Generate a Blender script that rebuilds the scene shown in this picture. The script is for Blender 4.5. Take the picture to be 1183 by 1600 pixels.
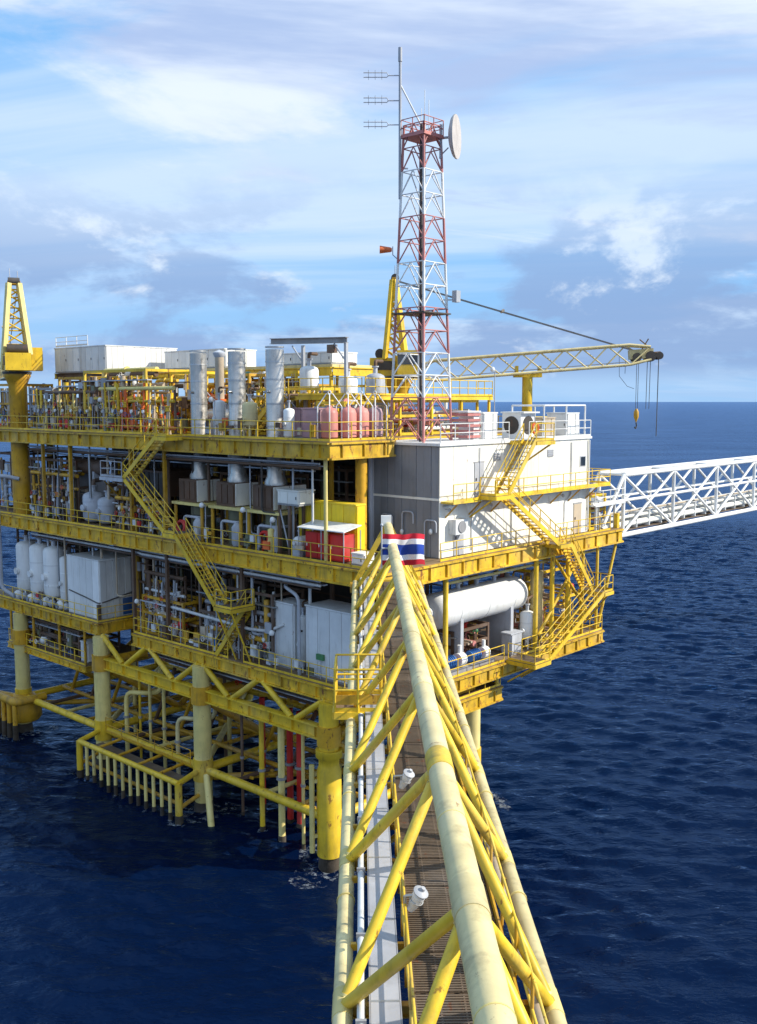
import bpy, math, random
import numpy as np
from mathutils import Vector, Matrix, Quaternion

# ------------------------------------------------------------------ clear
for o in list(bpy.data.objects):
    bpy.data.objects.remove(o)
scene = bpy.context.scene
COL = scene.collection
R = math.radians
rnd = random.Random(7)

# ------------------------------------------------------------------ camera
cam_d = bpy.data.cameras.new('camera')
cam = bpy.data.objects.new('camera', cam_d)
COL.objects.link(cam)
scene.camera = cam
cam.location = (0, 0, 28.0)
cam.rotation_euler = (R(90) - math.atan(173 / 1550), 0, 0)
cam_d.sensor_fit = 'AUTO'
cam_d.sensor_width = 36.0
cam_d.lens = 36.0 * 1550 / 1600
cam_d.clip_start = 0.1
cam_d.clip_end = 80000

# ------------------------------------------------------------------ sky and sun
SUN_AZ, SUN_EL = 98.0, 34.0
world = bpy.data.worlds.new('World')
scene.world = world
world.use_nodes = True
wn, wl = world.node_tree.nodes, world.node_tree.links
bg = wn['Background']
bg.inputs[1].default_value = 0.1
sky = wn.new('ShaderNodeTexSky')
sky.sky_type = 'NISHITA'
sky.sun_disc = False
sky.sun_elevation = R(SUN_EL)
sky.sun_rotation = R(SUN_AZ)
sky.altitude = 0
sky.air_density = 1.0
sky.dust_density = 0.6
sky.ozone_density = 2.0


def wmath(op, a, b=None, clamp=False):
    n = wn.new('ShaderNodeMath')
    n.operation = op
    n.use_clamp = clamp
    for i, v in enumerate((a, b)):
        if v is None:
            continue
        if isinstance(v, (int, float)):
            n.inputs[i].default_value = v
        else:
            wl.new(v, n.inputs[i])
    return n.outputs[0]


def wmix(fac, a, b):
    n = wn.new('ShaderNodeMix')
    n.data_type = 'RGBA'
    if isinstance(fac, (int, float)):
        n.inputs[0].default_value = fac
    else:
        wl.new(fac, n.inputs[0])
    for i, v in ((6, a), (7, b)):
        if isinstance(v, tuple):
            n.inputs[i].default_value = v
        else:
            wl.new(v, n.inputs[i])
    return n.outputs[2]


def wramp(v, lo, hi):
    n = wn.new('ShaderNodeMapRange')
    n.interpolation_type = 'SMOOTHSTEP'
    wl.new(v, n.inputs[0])
    n.inputs[1].default_value = lo
    n.inputs[2].default_value = hi
    return n.outputs[0]


tc = wn.new('ShaderNodeTexCoord')
sep = wn.new('ShaderNodeSeparateXYZ')
wl.new(tc.outputs['Generated'], sep.inputs[0])
zc = wmath('ADD', wmath('MAXIMUM', sep.outputs[2], 0.0), 0.16)
comb = wn.new('ShaderNodeCombineXYZ')
wl.new(wmath('DIVIDE', sep.outputs[0], zc), comb.inputs[0])
wl.new(wmath('DIVIDE', sep.outputs[1], zc), comb.inputs[1])


def wnoise(scale, off, detail=6, rough=0.55, sx=1.0, dist=0.0):
    mp = wn.new('ShaderNodeMapping')
    mp.inputs['Location'].default_value = off
    mp.inputs['Scale'].default_value = (sx, 1, 1)
    wl.new(comb.outputs[0], mp.inputs[0])
    n = wn.new('ShaderNodeTexNoise')
    n.inputs['Scale'].default_value = scale
    n.inputs['Detail'].default_value = detail
    n.inputs['Roughness'].default_value = rough
    n.inputs['Distortion'].default_value = dist
    wl.new(mp.outputs[0], n.inputs['Vector'])
    return n.outputs[0]


cover = wnoise(0.8, (3.6, 1.2, 0), 9, 0.60, 0.6, 0.6)
veil = wnoise(0.42, (8.1, 2.6, 0), 7, 0.58, 0.45, 0.8)
shade = wnoise(1.0, (11.5, 4.1, 0), 7, 0.58, 0.6, 0.5)


def wdir(scale, off, sc, detail=8, rough=0.58, dist=0.3):
    mp = wn.new('ShaderNodeMapping')
    mp.inputs['Location'].default_value = off
    mp.inputs['Scale'].default_value = sc
    wl.new(tc.outputs['Generated'], mp.inputs[0])
    n = wn.new('ShaderNodeTexNoise')
    n.inputs['Scale'].default_value = scale
    n.inputs['Detail'].default_value = detail
    n.inputs['Roughness'].default_value = rough
    n.inputs['Distortion'].default_value = dist
    wl.new(mp.outputs[0], n.inputs['Vector'])
    return n.outputs[0]


blue = wmix(0.78, sky.outputs[0], (1.9, 5.0, 9.4, 1))
# high thin veil, a broken layer with grey-blue bellies, and a bank of cumulus low over the horizon
c1 = wmix(wmath('ADD', wmath('MULTIPLY', wramp(veil, 0.45, 0.62), 0.78), 0.02), blue, (6.3, 7.5, 9.2, 1))
ccol = wmix(wramp(shade, 0.44, 0.62), (7.4, 8.2, 9.4, 1), (3.9, 5.0, 7.5, 1))
c2 = wmix(wmath('MULTIPLY', wramp(cover, 0.48, 0.58), 0.92), c1, ccol)
bank = wdir(3.6, (0.7, 0.4, 0.6), (1, 1, 2.3), 10, 0.60, 0.15)
bshade = wdir(6.5, (4.2, 1.1, 0.7), (1, 1, 2.0), 9, 0.6, 0.2)
low = wmath('MULTIPLY', wramp(sep.outputs[2], 0.012, 0.04), wmath('SUBTRACT', 1.0, wramp(sep.outputs[2], 0.08, 0.25)))
bcol = wmix(wramp(bshade, 0.54, 0.66), (2.45, 3.7, 6.2, 1), (7.6, 8.2, 9.0, 1))
# the air just over the horizon
hz = wmath('SUBTRACT', 1.0, wramp(sep.outputs[2], 0.02, 0.15))
c2 = wmix(wmath('MULTIPLY', hz, 0.82), c2, (3.3, 5.3, 8.0, 1))
c2 = wmix(wmath('MULTIPLY', wmath('MULTIPLY', wramp(bank, 0.43, 0.53), low), 0.88), c2, bcol)
wl.new(c2, bg.inputs[0])

sun_d = bpy.data.lights.new('sun', 'SUN')
sun_d.energy = 5.0
sun_d.angle = R(0.5)
sun_d.color = (1.0, 0.93, 0.80)
sun = bpy.data.objects.new('sun', sun_d)
COL.objects.link(sun)
sv = Vector((math.sin(R(SUN_AZ)) * math.cos(R(SUN_EL)), math.cos(R(SUN_AZ)) * math.cos(R(SUN_EL)), math.sin(R(SUN_EL))))
sun.rotation_euler = (-sv).to_track_quat('-Z', 'Y').to_euler()
sun.location = sv * 200

scene.view_settings.view_transform = 'Standard'
scene.view_settings.look = 'None'
scene.view_settings.exposure = 0.25
scene.view_settings.gamma = 1.0
scene.view_settings.use_curve_mapping = False
scene.render.engine = 'CYCLES'
scene.cycles.max_bounces = 6

# ------------------------------------------------------------------ frames: platform axes (x along the sunlit face, y along the shaded face), bridge axes
class Frame:
    def __init__(s, o, deg):
        s.o = Vector(o)
        s.rz = R(deg)
        s.m = Matrix.Translation(s.o) @ Matrix.Rotation(s.rz, 4, 'Z')


PF = Frame((0.30, 54.0, 0), 47.5)
BF = Frame((0, 0, 0), 1.0)


# ------------------------------------------------------------------ materials
def mat(name, col, rough=0.5, metal=0.0, var=0.10, grime=0.30, rust=0.0, gcol=(0.10, 0.075, 0.045), bump=0.0, spec=0.4):
    m = bpy.data.materials.new(name)
    m.use_nodes = True
    nt = m.node_tree
    N, L = nt.nodes, nt.links
    b = N['Principled BSDF']
    b.inputs['Roughness'].default_value = rough
    b.inputs['Metallic'].default_value = metal
    b.inputs['Specular IOR Level'].default_value = spec
    g = N.new('ShaderNodeNewGeometry')

    def noise(scale, sc=(1, 1, 1), detail=4, rough_=0.6):
        mp = N.new('ShaderNodeMapping')
        mp.inputs['Scale'].default_value = sc
        L.new(g.outputs['Position'], mp.inputs[0])
        n = N.new('ShaderNodeTexNoise')
        n.inputs['Scale'].default_value = scale
        n.inputs['Detail'].default_value = detail
        n.inputs['Roughness'].default_value = rough_
        L.new(mp.outputs[0], n.inputs['Vector'])
        return n.outputs[0]

    def rng(v, a, b_, c=0.0, d=1.0):
        n = N.new('ShaderNodeMapRange')
        L.new(v, n.inputs[0])
        for i, q in enumerate((a, b_, c, d)):
            n.inputs[i + 1].default_value = q
        return n.outputs[0]

    def mix(f, a, b_):
        n = N.new('ShaderNodeMix')
        n.data_type = 'RGBA'
        L.new(f, n.inputs[0])
        for i, q in ((6, a), (7, b_)):
            if isinstance(q, tuple):
                n.inputs[i].default_value = (*q, 1)
            else:
                L.new(q, n.inputs[i])
        return n.outputs[2]

    hi = tuple(min(1, c * (1 + var)) for c in col)
    lo = tuple(c * (1 - 1.6 * var) for c in col)
    c = mix(rng(noise(0.9), 0.3, 0.7), lo, hi)
    oi = N.new('ShaderNodeObjectInfo')
    hs = N.new('ShaderNodeHueSaturation')
    L.new(rng(oi.outputs['Random'], 0, 1, 0.82, 1.08), hs.inputs['Value'])
    L.new(c, hs.inputs['Color'])
    c = hs.outputs[0]
    fade = rng(noise(0.35, (1, 1, 1), 3, 0.5), 0.52, 0.70, 0.0, 0.22)
    c = mix(fade, c, tuple(min(1.0, q * 0.6 + 0.28) for q in col))
    if grime > 0:
        st = rng(noise(2.2, (1, 1, 0.16), 5, 0.65), 0.52, 0.75, 0, grime)
        c = mix(st, c, gcol)
    if rust > 0:
        rs = rng(noise(2.3, (1, 1, 0.45), 9, 0.74), 0.650 - 0.085 * rust, 0.685 - 0.085 * rust, 0, min(0.9, 0.45 + 0.5 * rust))
        c = mix(rs, c, (0.17, 0.055, 0.02))
    L.new(c, b.inputs['Base Color'])
    L.new(rng(noise(3.1), 0.3, 0.7, max(0.05, rough - 0.12), min(1, rough + 0.15)), b.inputs['Roughness'])
    if bump > 0:
        bp = N.new('ShaderNodeBump')
        bp.inputs['Strength'].default_value = bump
        bp.inputs['Distance'].default_value = 0.02
        L.new(noise(9, (1, 1, 1), 4), bp.inputs['Height'])
        L.new(bp.outputs[0], b.inputs['Normal'])
    return m


M = {
    'yellow': mat('yellow_paint', (0.80, 0.53, 0.028), 0.45, rust=0.6, grime=0.5, var=0.14),
    'yellow2': mat('deep_yellow_paint', (0.62, 0.34, 0.018), 0.5, rust=0.8, grime=0.55, var=0.16),
    'beam': mat('weathered_yellow_paint', (0.70, 0.43, 0.022), 0.5, rust=0.9, grime=0.75, var=0.22),
    'bridgeyellow': mat('bridge_yellow_paint', (0.80, 0.54, 0.035), 0.45, rust=0.55, grime=0.55, var=0.16, bump=0.2),
    'cream': mat('cream_paint', (0.70, 0.585, 0.29), 0.48, grime=0.50, rust=0.40, var=0.14, bump=0.2),
    'cream2': mat('faded_yellow_paint', (0.76, 0.62, 0.22), 0.5, grime=0.3, rust=0.3),
    'white': mat('white_paint', (0.80, 0.80, 0.78), 0.45, var=0.04, grime=0.22, rust=0.12),
    'offwhite': mat('off_white_paint', (0.70, 0.71, 0.70), 0.5, var=0.06, grime=0.35, rust=0.2),
    'ivory': mat('ivory_cladding', (0.84, 0.82, 0.74), 0.5, var=0.05, grime=0.22, rust=0.25),
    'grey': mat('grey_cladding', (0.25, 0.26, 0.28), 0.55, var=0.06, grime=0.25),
    'lgrey': mat('light_grey_paint', (0.46, 0.48, 0.52), 0.5, grime=0.3, rust=0.15),
    'mgrey': mat('mid_grey_paint', (0.30, 0.30, 0.31), 0.55, grime=0.35, rust=0.25),
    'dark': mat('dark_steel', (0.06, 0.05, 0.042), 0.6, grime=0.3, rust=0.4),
    'brown': mat('brown_primer', (0.13, 0.075, 0.045), 0.65, grime=0.35, rust=0.5),
    'tan': mat('tan_casing', (0.52, 0.42, 0.30), 0.55, grime=0.3, rust=0.25),
    'olive': mat('olive_duct', (0.17, 0.17, 0.10), 0.6, grime=0.4, rust=0.3),
    'steel': mat('galvanised_steel', (0.55, 0.55, 0.54), 0.38, 0.85, grime=0.25),
    'stack': mat('stainless_stack', (0.58, 0.56, 0.52), 0.34, 0.75, grime=0.40, gcol=(0.12, 0.09, 0.06)),
    'lemon': mat('bright_yellow_paint', (0.92, 0.66, 0.02), 0.45, grime=0.2, rust=0.2),
    'red': mat('red_paint', (0.62, 0.025, 0.015), 0.45, grime=0.25),
    'towerred': mat('tower_red_paint', (0.54, 0.21, 0.19), 0.55, grime=0.2),
    'pink': mat('faded_red_plastic', (0.62, 0.24, 0.20), 0.5, grime=0.25),
    'mauve': mat('faded_mauve_plastic', (0.40, 0.24, 0.26), 0.55, grime=0.3),
    'orange': mat('orange_paint', (0.80, 0.16, 0.03), 0.5, grime=0.2),
    'blue': mat('blue_paint', (0.03, 0.13, 0.38), 0.45, grime=0.3),
    'flagred': mat('flag_red_cloth', (0.55, 0.03, 0.05), 0.8, grime=0.05, spec=0.1),
    'flagwhite': mat('flag_white_cloth', (0.80, 0.80, 0.84), 0.8, grime=0.05, spec=0.1),
    'flagblue': mat('flag_blue_cloth', (0.03, 0.07, 0.36), 0.8, grime=0.05, spec=0.1),
    'green': mat('green_paint', (0.05, 0.20, 0.07), 0.5, grime=0.3),
    'deck': mat('brown_deck_plate', (0.24, 0.16, 0.085), 0.75, grime=0.5, rust=0.6, bump=0.4),
    'grating': mat('rusty_grating', (0.145, 0.105, 0.07), 0.8, var=0.2, grime=0.5, rust=0.6, bump=0.5),
    'tray': mat('cable_tray_grey', (0.44, 0.44, 0.46), 0.5, 0.2, grime=0.3, bump=0.2),
    'growth': mat('marine_growth', (0.06, 0.045, 0.03), 0.9, var=0.4, grime=0.5, bump=0.9),
    'foam': mat('white_foam', (0.6, 0.63, 0.66), 0.9, grime=0.0),
    'rope': mat('wire_rope', (0.06, 0.06, 0.065), 0.6, grime=0.1),
    'glass': mat('dark_window_glass', (0.02, 0.03, 0.04), 0.08, grime=0.1, spec=0.6),
    'dish': mat('dish_cover', (0.50, 0.46, 0.43), 0.6, grime=0.2),
}


# ------------------------------------------------------------------ mesh builder
class MB:
    def __init__(s):
        s.v = []
        s.f = []

    def add(s, vs, fs):
        n = len(s.v)
        s.v += [tuple(v) for v in vs]
        s.f += [tuple(i + n for i in f) for f in fs]
        return s

    def box(s, c, d, rz=0.0):
        x, y, z = d[0] / 2, d[1] / 2, d[2] / 2
        q = Matrix.Rotation(rz, 3, 'Z')
        vs = [Vector(c) + q @ Vector((sx * x, sy * y, sz * z)) for sz in (-1, 1) for sx, sy in ((-1, -1), (1, -1), (1, 1), (-1, 1))]
        return s.add(vs, [(3, 2, 1, 0), (4, 5, 6, 7), (0, 1, 5, 4), (1, 2, 6, 5), (2, 3, 7, 6), (3, 0, 4, 7)])

    def span(s, a, b):
        return s.box([(a[i] + b[i]) / 2 for i in range(3)], [abs(b[i] - a[i]) for i in range(3)])

    @staticmethod
    def basis(p0, p1):
        p0, p1 = Vector(p0), Vector(p1)
        t = (p1 - p0).normalized()
        u = Vector((0, 0, 1)) if abs(t.z) < 0.95 else Vector((1, 0, 0))
        a = t.cross(u).normalized()
        return p0, p1, t, a, a.cross(t).normalized()

    def beam(s, p0, p1, w, h):
        p0, p1, t, a, u = s.basis(p0, p1)
        vs = [p + a * (sx * w / 2) + u * (sz * h / 2) for p in (p0, p1) for sx, sz in ((-1, -1), (1, -1), (1, 1), (-1, 1))]
        return s.add(vs, [(0, 1, 2, 3), (7, 6, 5, 4), (0, 4, 5, 1), (1, 5, 6, 2), (2, 6, 7, 3), (3, 7, 4, 0)])

    def ibeam(s, p0, p1, w, h, tf=None, tw=None, stiff=0):
        tf = tf or h * 0.11
        tw = tw or w * 0.16
        P0, P1, t, a, u = s.basis(p0, p1)
        for k in (-1, 1):
            o = u * (k * (h - tf) / 2)
            s.beam(P0 + o, P1 + o, w, tf)
        s.beam(P0, P1, tw, h - 2 * tf)
        if stiff:
            L = (P1 - P0).length
            n = max(1, int(L / stiff))
            for i in range(n):
                c = P0 + t * (L * (i + 0.5) / n)
                s.beam(c - t * 0.012, c + t * 0.012, w * 0.9, h - 2 * tf)
        return s

    def tube(s, p0, p1, r, n=10, r2=None, cap=True):
        p0, p1, t, a, u = s.basis(p0, p1)
        r2 = r if r2 is None else r2
        vs = []
        for p, q in ((p0, r), (p1, r2)):
            vs += [p + a * (q * math.cos(2 * math.pi * i / n)) + u * (q * math.sin(2 * math.pi * i / n)) for i in range(n)]
        fs = [(i, (i + 1) % n, n + (i + 1) % n, n + i) for i in range(n)]
        if cap:
            fs += [tuple(range(n - 1, -1, -1)), tuple(range(n, 2 * n))]
        return s.add(vs, fs)

    def path(s, pts, r, n=8, fillet=0.0):
        P = [Vector(p) for p in pts]
        if fillet > 0 and len(P) > 2:
            Q = [P[0]]
            for i in range(1, len(P) - 1):
                d0, d1 = P[i - 1] - P[i], P[i + 1] - P[i]
                f = min(fillet, d0.length * 0.45, d1.length * 0.45)
                A, B = P[i] + d0.normalized() * f, P[i] + d1.normalized() * f
                for k in range(5):
                    q = k / 4
                    Q.append(A * (1 - q) ** 2 + P[i] * 2 * q * (1 - q) + B * q * q)
            Q.append(P[-1])
            P = Q
        m = len(P)
        vs, fs = [], []
        t0 = (P[1] - P[0]).normalized()
        a = t0.cross(Vector((0, 0, 1)) if abs(t0.z) < 0.95 else Vector((1, 0, 0))).normalized()
        prev = t0
        for i in range(m):
            t = (P[min(i + 1, m - 1)] - P[max(i - 1, 0)]).normalized()
            a = prev.rotation_difference(t) @ a
            prev = t
            u = a.cross(t)
            vs += [P[i] + a * (r * math.cos(2 * math.pi * k / n)) + u * (r * math.sin(2 * math.pi * k / n)) for k in range(n)]
        for i in range(m - 1):
            for k in range(n):
                fs.append((i * n + k, (i + 1) * n + k, (i + 1) * n + (k + 1) % n, i * n + (k + 1) % n))
        fs += [tuple(range(n)), tuple(range(m * n - 1, (m - 1) * n - 1, -1))]
        return s.add(vs, fs)

    def lathe(s, o, prof, n=20, ax=(0, 0, 1)):
        o = Vector(o)
        q = Vector((0, 0, 1)).rotation_difference(Vector(ax).normalized())
        vs, fs = [], []
        for r, z in prof:
            vs += [o + q @ Vector((r * math.cos(2 * math.pi * i / n), r * math.sin(2 * math.pi * i / n), z)) for i in range(n)]
        for j in range(len(prof) - 1):
            for i in range(n):
                fs.append((j * n + i, j * n + (i + 1) % n, (j + 1) * n + (i + 1) % n, (j + 1) * n + i))
        fs.append(tuple(range(n - 1, -1, -1)))
        k = (len(prof) - 1) * n
        fs.append(tuple(range(k, k + n)))
        return s.add(vs, fs)

    def sphere(s, c, r, n=12):
        return s.lathe(c, [(max(0.002, r * math.sin(math.pi * i / 8)), -r * math.cos(math.pi * i / 8)) for i in range(9)], n)

    def ring(s, c, R_, r, ax=(0, 0, 1), n=16):
        c = Vector(c)
        q = Vector((0, 0, 1)).rotation_difference(Vector(ax).normalized())
        vs, fs = [], []
        for i in range(n):
            A = 2 * math.pi * i / n
            for k in range(6):
                B = 2 * math.pi * k / 6
                vs.append(c + q @ Vector(((R_ + r * math.cos(B)) * math.cos(A), (R_ + r * math.cos(B)) * math.sin(A), r * math.sin(B))))
        for i in range(n):
            for k in range(6):
                fs.append((i * 6 + k, ((i + 1) % n) * 6 + k, ((i + 1) % n) * 6 + (k + 1) % 6, i * 6 + (k + 1) % 6))
        return s.add(vs, fs)

    def mesh(s, name, off=(0, 0, 0)):
        me = bpy.data.meshes.new(name)
        me.from_pydata([(v[0] - off[0], v[1] - off[1], v[2] - off[2]) for v in s.v], [], s.f)
        me.validate()
        me.shade_smooth()
        me.set_sharp_from_angle(angle=R(50))
        return me


CACHE = {}
THM = {}


class Thing:
    """An Empty at the thing's base; all coordinates of parts are given in the frame's axes."""

    def __init__(s, name, label, cat, base, frame=PF, group=None, kind=None):
        s.b = Vector(base)
        s.fr = frame
        o = bpy.data.objects.new(name, None)
        o.empty_display_size = 0.3
        COL.objects.link(o)
        o.location = frame.m @ s.b
        o.rotation_euler = (0, 0, frame.rz)
        o['label'] = label
        o['category'] = cat
        if group:
            o['group'] = group
        if kind:
            o['kind'] = kind
        s.o = o

    def _link(s, name, me, m, parent, M4, label=None, kind=None):
        mt = M[m] if isinstance(m, str) else m
        if not me.materials:
            me.materials.append(mt)
        ob = bpy.data.objects.new(name, me)
        COL.objects.link(ob)
        if me.materials[0] != mt:
            ob.material_slots[0].link = 'OBJECT'
            ob.material_slots[0].material = mt
        THM[ob.name] = M4
        if parent is None:
            ob.parent = s.o
            ob.matrix_basis = M4
        else:
            ob.parent = parent
            ob.matrix_basis = THM[parent.name].inverted() @ M4
        if label:
            ob['label'] = label
        if kind:
            ob['kind'] = kind
        return ob

    def part(s, name, mb, m, parent=None, label=None, kind=None):
        return s._link(name, mb.mesh(name, s.b), m, parent, Matrix.Identity(4), label, kind)

    def shared(s, name, key, fn, m, loc, parent=None, rot=None, label=None):
        k = (name, key)
        if k not in CACHE:
            CACHE[k] = fn().mesh(name)
        M4 = Matrix.Translation(Vector(loc) - s.b)
        if rot is not None:
            M4 = M4 @ rot.to_matrix().to_4x4()
        return s._link(name, CACHE[k], m, parent, M4, label)

    def box(s, name, c, d, m, parent=None, rz=0.0, label=None):
        d = tuple(round(q, 3) for q in d)
        return s.shared(name, ('b', d), lambda: MB().box((0, 0, 0), d), m, c, parent, Quaternion((0, 0, 1), rz) if rz else None, label)

    def span(s, name, a, b, m, parent=None, label=None):
        return s.box(name, [(a[i] + b[i]) / 2 for i in range(3)], [abs(b[i] - a[i]) for i in range(3)], m, parent, 0.0, label)

    def tube(s, name, p0, p1, r, m, parent=None, n=10, label=None):
        p0, p1 = Vector(p0), Vector(p1)
        L = round((p1 - p0).length, 3)
        return s.shared(name, ('t', L, r, n), lambda: MB().tube((0, 0, -L / 2), (0, 0, L / 2), r, n), m, (p0 + p1) / 2, parent,
                        Vector((0, 0, 1)).rotation_difference((p1 - p0).normalized()), label)

    def beam(s, name, p0, p1, w, h, m, parent=None):
        return s.part(name, MB().beam(p0, p1, w, h), m, parent)

    def railing(s, pts, m='yellow', h=1.1, sp=1.6, parent=None, r=0.028, toe=True):
        mb = MB()
        P = [Vector(p) for p in pts]
        for a, b in zip(P[:-1], P[1:]):
            for q in (h, h * 0.52):
                mb.tube(a + Vector((0, 0, q)), b + Vector((0, 0, q)), r, 8)
            if toe:
                mb.beam(a + Vector((0, 0, 0.08)), b + Vector((0, 0, 0.08)), 0.015, 0.14)
        rail = s.part('railing', mb, m, parent)
        for a, b in zip(P[:-1], P[1:]):
            n = max(1, round((b - a).length / sp))
            for i in range(n + (1 if (b - P[-1]).length < 1e-6 else 0)):
                c = a.lerp(b, i / n)
                s.shared('post', ('p', h, r), lambda: MB().tube((0, 0, 0), (0, 0, h), r * 1.15, 8), m, c, rail if parent is None else parent)
        return rail


def single(name, mb, m, label, cat, base, frame=PF, group=None, kind=None):
    me = mb.mesh(name, base)
    me.materials.append(M[m] if isinstance(m, str) else m)
    o = bpy.data.objects.new(name, me)
    COL.objects.link(o)
    o.location = frame.m @ Vector(base)
    o.rotation_euler = (0, 0, frame.rz)
    if kind == 'structure':
        o['kind'] = kind
    else:
        o['label'] = label
        o['category'] = cat
    if group:
        o['group'] = group
    return o


# ------------------------------------------------------------------ the sea: a displaced sheet near the platform, flat to the horizon
WAVES = []


def sea_z(x, y):
    return sum(am * (math.exp(1.1 * (math.sin(q) - 1)) * 2.0 - 0.8) for kx, ky, p0, am in WAVES for q in (kx * x + ky * y + p0,))


def sea():
    x0, x1, y0, y1, st = -115.0, 150.0, -15.0, 245.0, 0.42
    nx, ny = int((x1 - x0) / st) + 1, int((y1 - y0) / st) + 1
    X, Y = np.meshgrid(np.linspace(x0, x1, nx), np.linspace(y0, y1, ny))
    g = np.random.RandomState(4)
    Z = np.zeros_like(X)
    WAVES.clear()
    for lam, amp, cnt in ((24, 0.030, 4), (12, 0.020, 6), (6.5, 0.017, 9), (4.0, 0.018, 14), (2.7, 0.018, 18), (1.9, 0.018, 24), (1.35, 0.016, 26)):
        for _ in range(cnt):
            l = lam * g.uniform(0.75, 1.3)
            th = R(254) + g.normal(0, 0.34 if lam > 5 else 0.52)
            k = 2 * math.pi / l
            p0, am = g.uniform(0, 6.28), amp * g.uniform(0.5, 1.2)
            WAVES.append((k * math.cos(th), k * math.sin(th), p0, am))
            ph = k * (X * math.cos(th) + Y * math.sin(th)) + p0
            Z += am * (np.exp(1.1 * (np.sin(ph) - 1)) * 2.0 - 0.8)
    e = np.minimum(np.minimum(X - x0, x1 - X), np.minimum(Y - y0, y1 - Y))
    Z *= np.clip(e / 40.0, 0, 1)
    V = np.stack([X, Y, Z], -1).reshape(-1, 3)
    idx = np.arange(nx * ny).reshape(ny, nx)
    Q = np.stack([idx[:-1, :-1], idx[:-1, 1:], idx[1:, 1:], idx[1:, :-1]], -1).reshape(-1, 4)
    B = 45000.0
    ring = np.array([[x0, y0, 0], [x1, y0, 0], [x1, y1, 0], [x0, y1, 0], [-B, -B, 0], [B, -B, 0], [B, B, 0], [-B, B, 0]], float)
    n = len(V)
    rq = np.array([[4, 5, 1, 0], [5, 6, 2, 1], [6, 7, 3, 2], [7, 4, 0, 3]]) + n
    V = np.concatenate([V, ring])
    Q = np.concatenate([Q, rq])
    me = bpy.data.meshes.new('sea')
    me.vertices.add(len(V))
    me.vertices.foreach_set('co', V.astype(np.float32).ravel())
    me.loops.add(Q.size)
    me.loops.foreach_set('vertex_index', Q.astype(np.int32).ravel())
    me.polygons.add(len(Q))
    me.polygons.foreach_set('loop_start', np.arange(0, Q.size, 4, dtype=np.int32))
    me.polygons.foreach_set('loop_total', np.full(len(Q), 4, dtype=np.int32))
    me.update(calc_edges=True)
    me.shade_smooth()
    m = bpy.data.materials.new('sea_water')
    m.use_nodes = True
    N, L = m.node_tree.nodes, m.node_tree.links
    ge = N.new('ShaderNodeNewGeometry')
    prev = None
    for sc, rot, sx, st_, di in ((0.30, 20, 0.40, 0.4, 0.5), (1.3, 10, 0.45, 0.75, 0.28), (3.6, -12, 0.5, 0.75, 0.09)):
        mp = N.new('ShaderNodeMapping')
        mp.inputs['Rotation'].default_value = (0, 0, R(rot))
        mp.inputs['Scale'].default_value = (sx, 1, 1)
        L.new(ge.outputs['Position'], mp.inputs[0])
        n = N.new('ShaderNodeTexNoise')
        n.inputs['Scale'].default_value = sc
        n.inputs['Detail'].default_value = 4
        n.inputs['Roughness'].default_value = 0.55
        L.new(mp.outputs[0], n.inputs['Vector'])
        bp = N.new('ShaderNodeBump')
        bp.inputs['Strength'].default_value = st_
        bp.inputs['Distance'].default_value = di
        L.new(n.outputs[0], bp.inputs['Height'])
        gust = N.new('ShaderNodeTexNoise')
        gust.inputs['Scale'].default_value = 0.035
        gust.inputs['Detail'].default_value = 3
        L.new(mp.outputs[0], gust.inputs['Vector'])
        gr = N.new('ShaderNodeMapRange')
        L.new(gust.outputs[0], gr.inputs[0])
        for q, v in enumerate((0.35, 0.65, st_ * 0.55, st_ * 1.25)):
            gr.inputs[q + 1].default_value = v
        L.new(gr.outputs[0], bp.inputs['Strength'])
        if prev:
            L.new(prev.outputs[0], bp.inputs['Normal'])
        prev = bp
    N.remove(N['Principled BSDF'])
    df = N.new('ShaderNodeBsdfDiffuse')
    df.inputs['Color'].default_value = (0.0007, 0.0060, 0.029, 1)
    gs = N.new('ShaderNodeBsdfGlossy')
    gs.inputs['Color'].default_value = (0.39, 0.56, 0.80, 1)
    gs.inputs['Roughness'].default_value = 0.18
    fr = N.new('ShaderNodeFresnel')
    fr.inputs['IOR'].default_value = 1.30
    ml = N.new('ShaderNodeMath')
    ml.operation = 'MULTIPLY'
    ml.inputs[1].default_value = 0.85
    mx = N.new('ShaderNodeMixShader')
    L.new(fr.outputs[0], ml.inputs[0])
    L.new(ml.outputs[0], mx.inputs[0])
    L.new(df.outputs[0], mx.inputs[1])
    L.new(gs.outputs[0], mx.inputs[2])
    L.new(mx.outputs[0], N['Material Output'].inputs['Surface'])
    L.new(prev.outputs[0], gs.inputs['Normal'])
    L.new(prev.outputs[0], fr.inputs['Normal'])
    me.materials.append(m)
    o = bpy.data.objects.new('sea', me)
    o['kind'] = 'structure'
    COL.objects.link(o)


sea()

# ------------------------------------------------------------------ the platform structure
ZU, ZM, ZC, ZS = 25.7, 18.6, 11.3, 7.6          # walking levels: upper, main, cellar, sub-cellar
YL = (4.4, 16.6, 28.9, 41.2)
LEGS = [(x, y) for x in (0.0, 14.0) for y in YL]
plat = Thing('offshore_platform', 'yellow steel offshore platform of stacked decks standing on jacket legs in the sea', 'platform', (0, 0, 0))


def plate(mb, poly, z, t=0.06):
    n = len(poly)
    vs = [(x, y, z - t) for x, y in poly] + [(x, y, z) for x, y in poly]
    mb.add(vs, [tuple(range(n - 1, -1, -1)), tuple(range(n, 2 * n))] + [(i, (i + 1) % n, n + (i + 1) % n, n + i) for i in range(n)])


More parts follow.
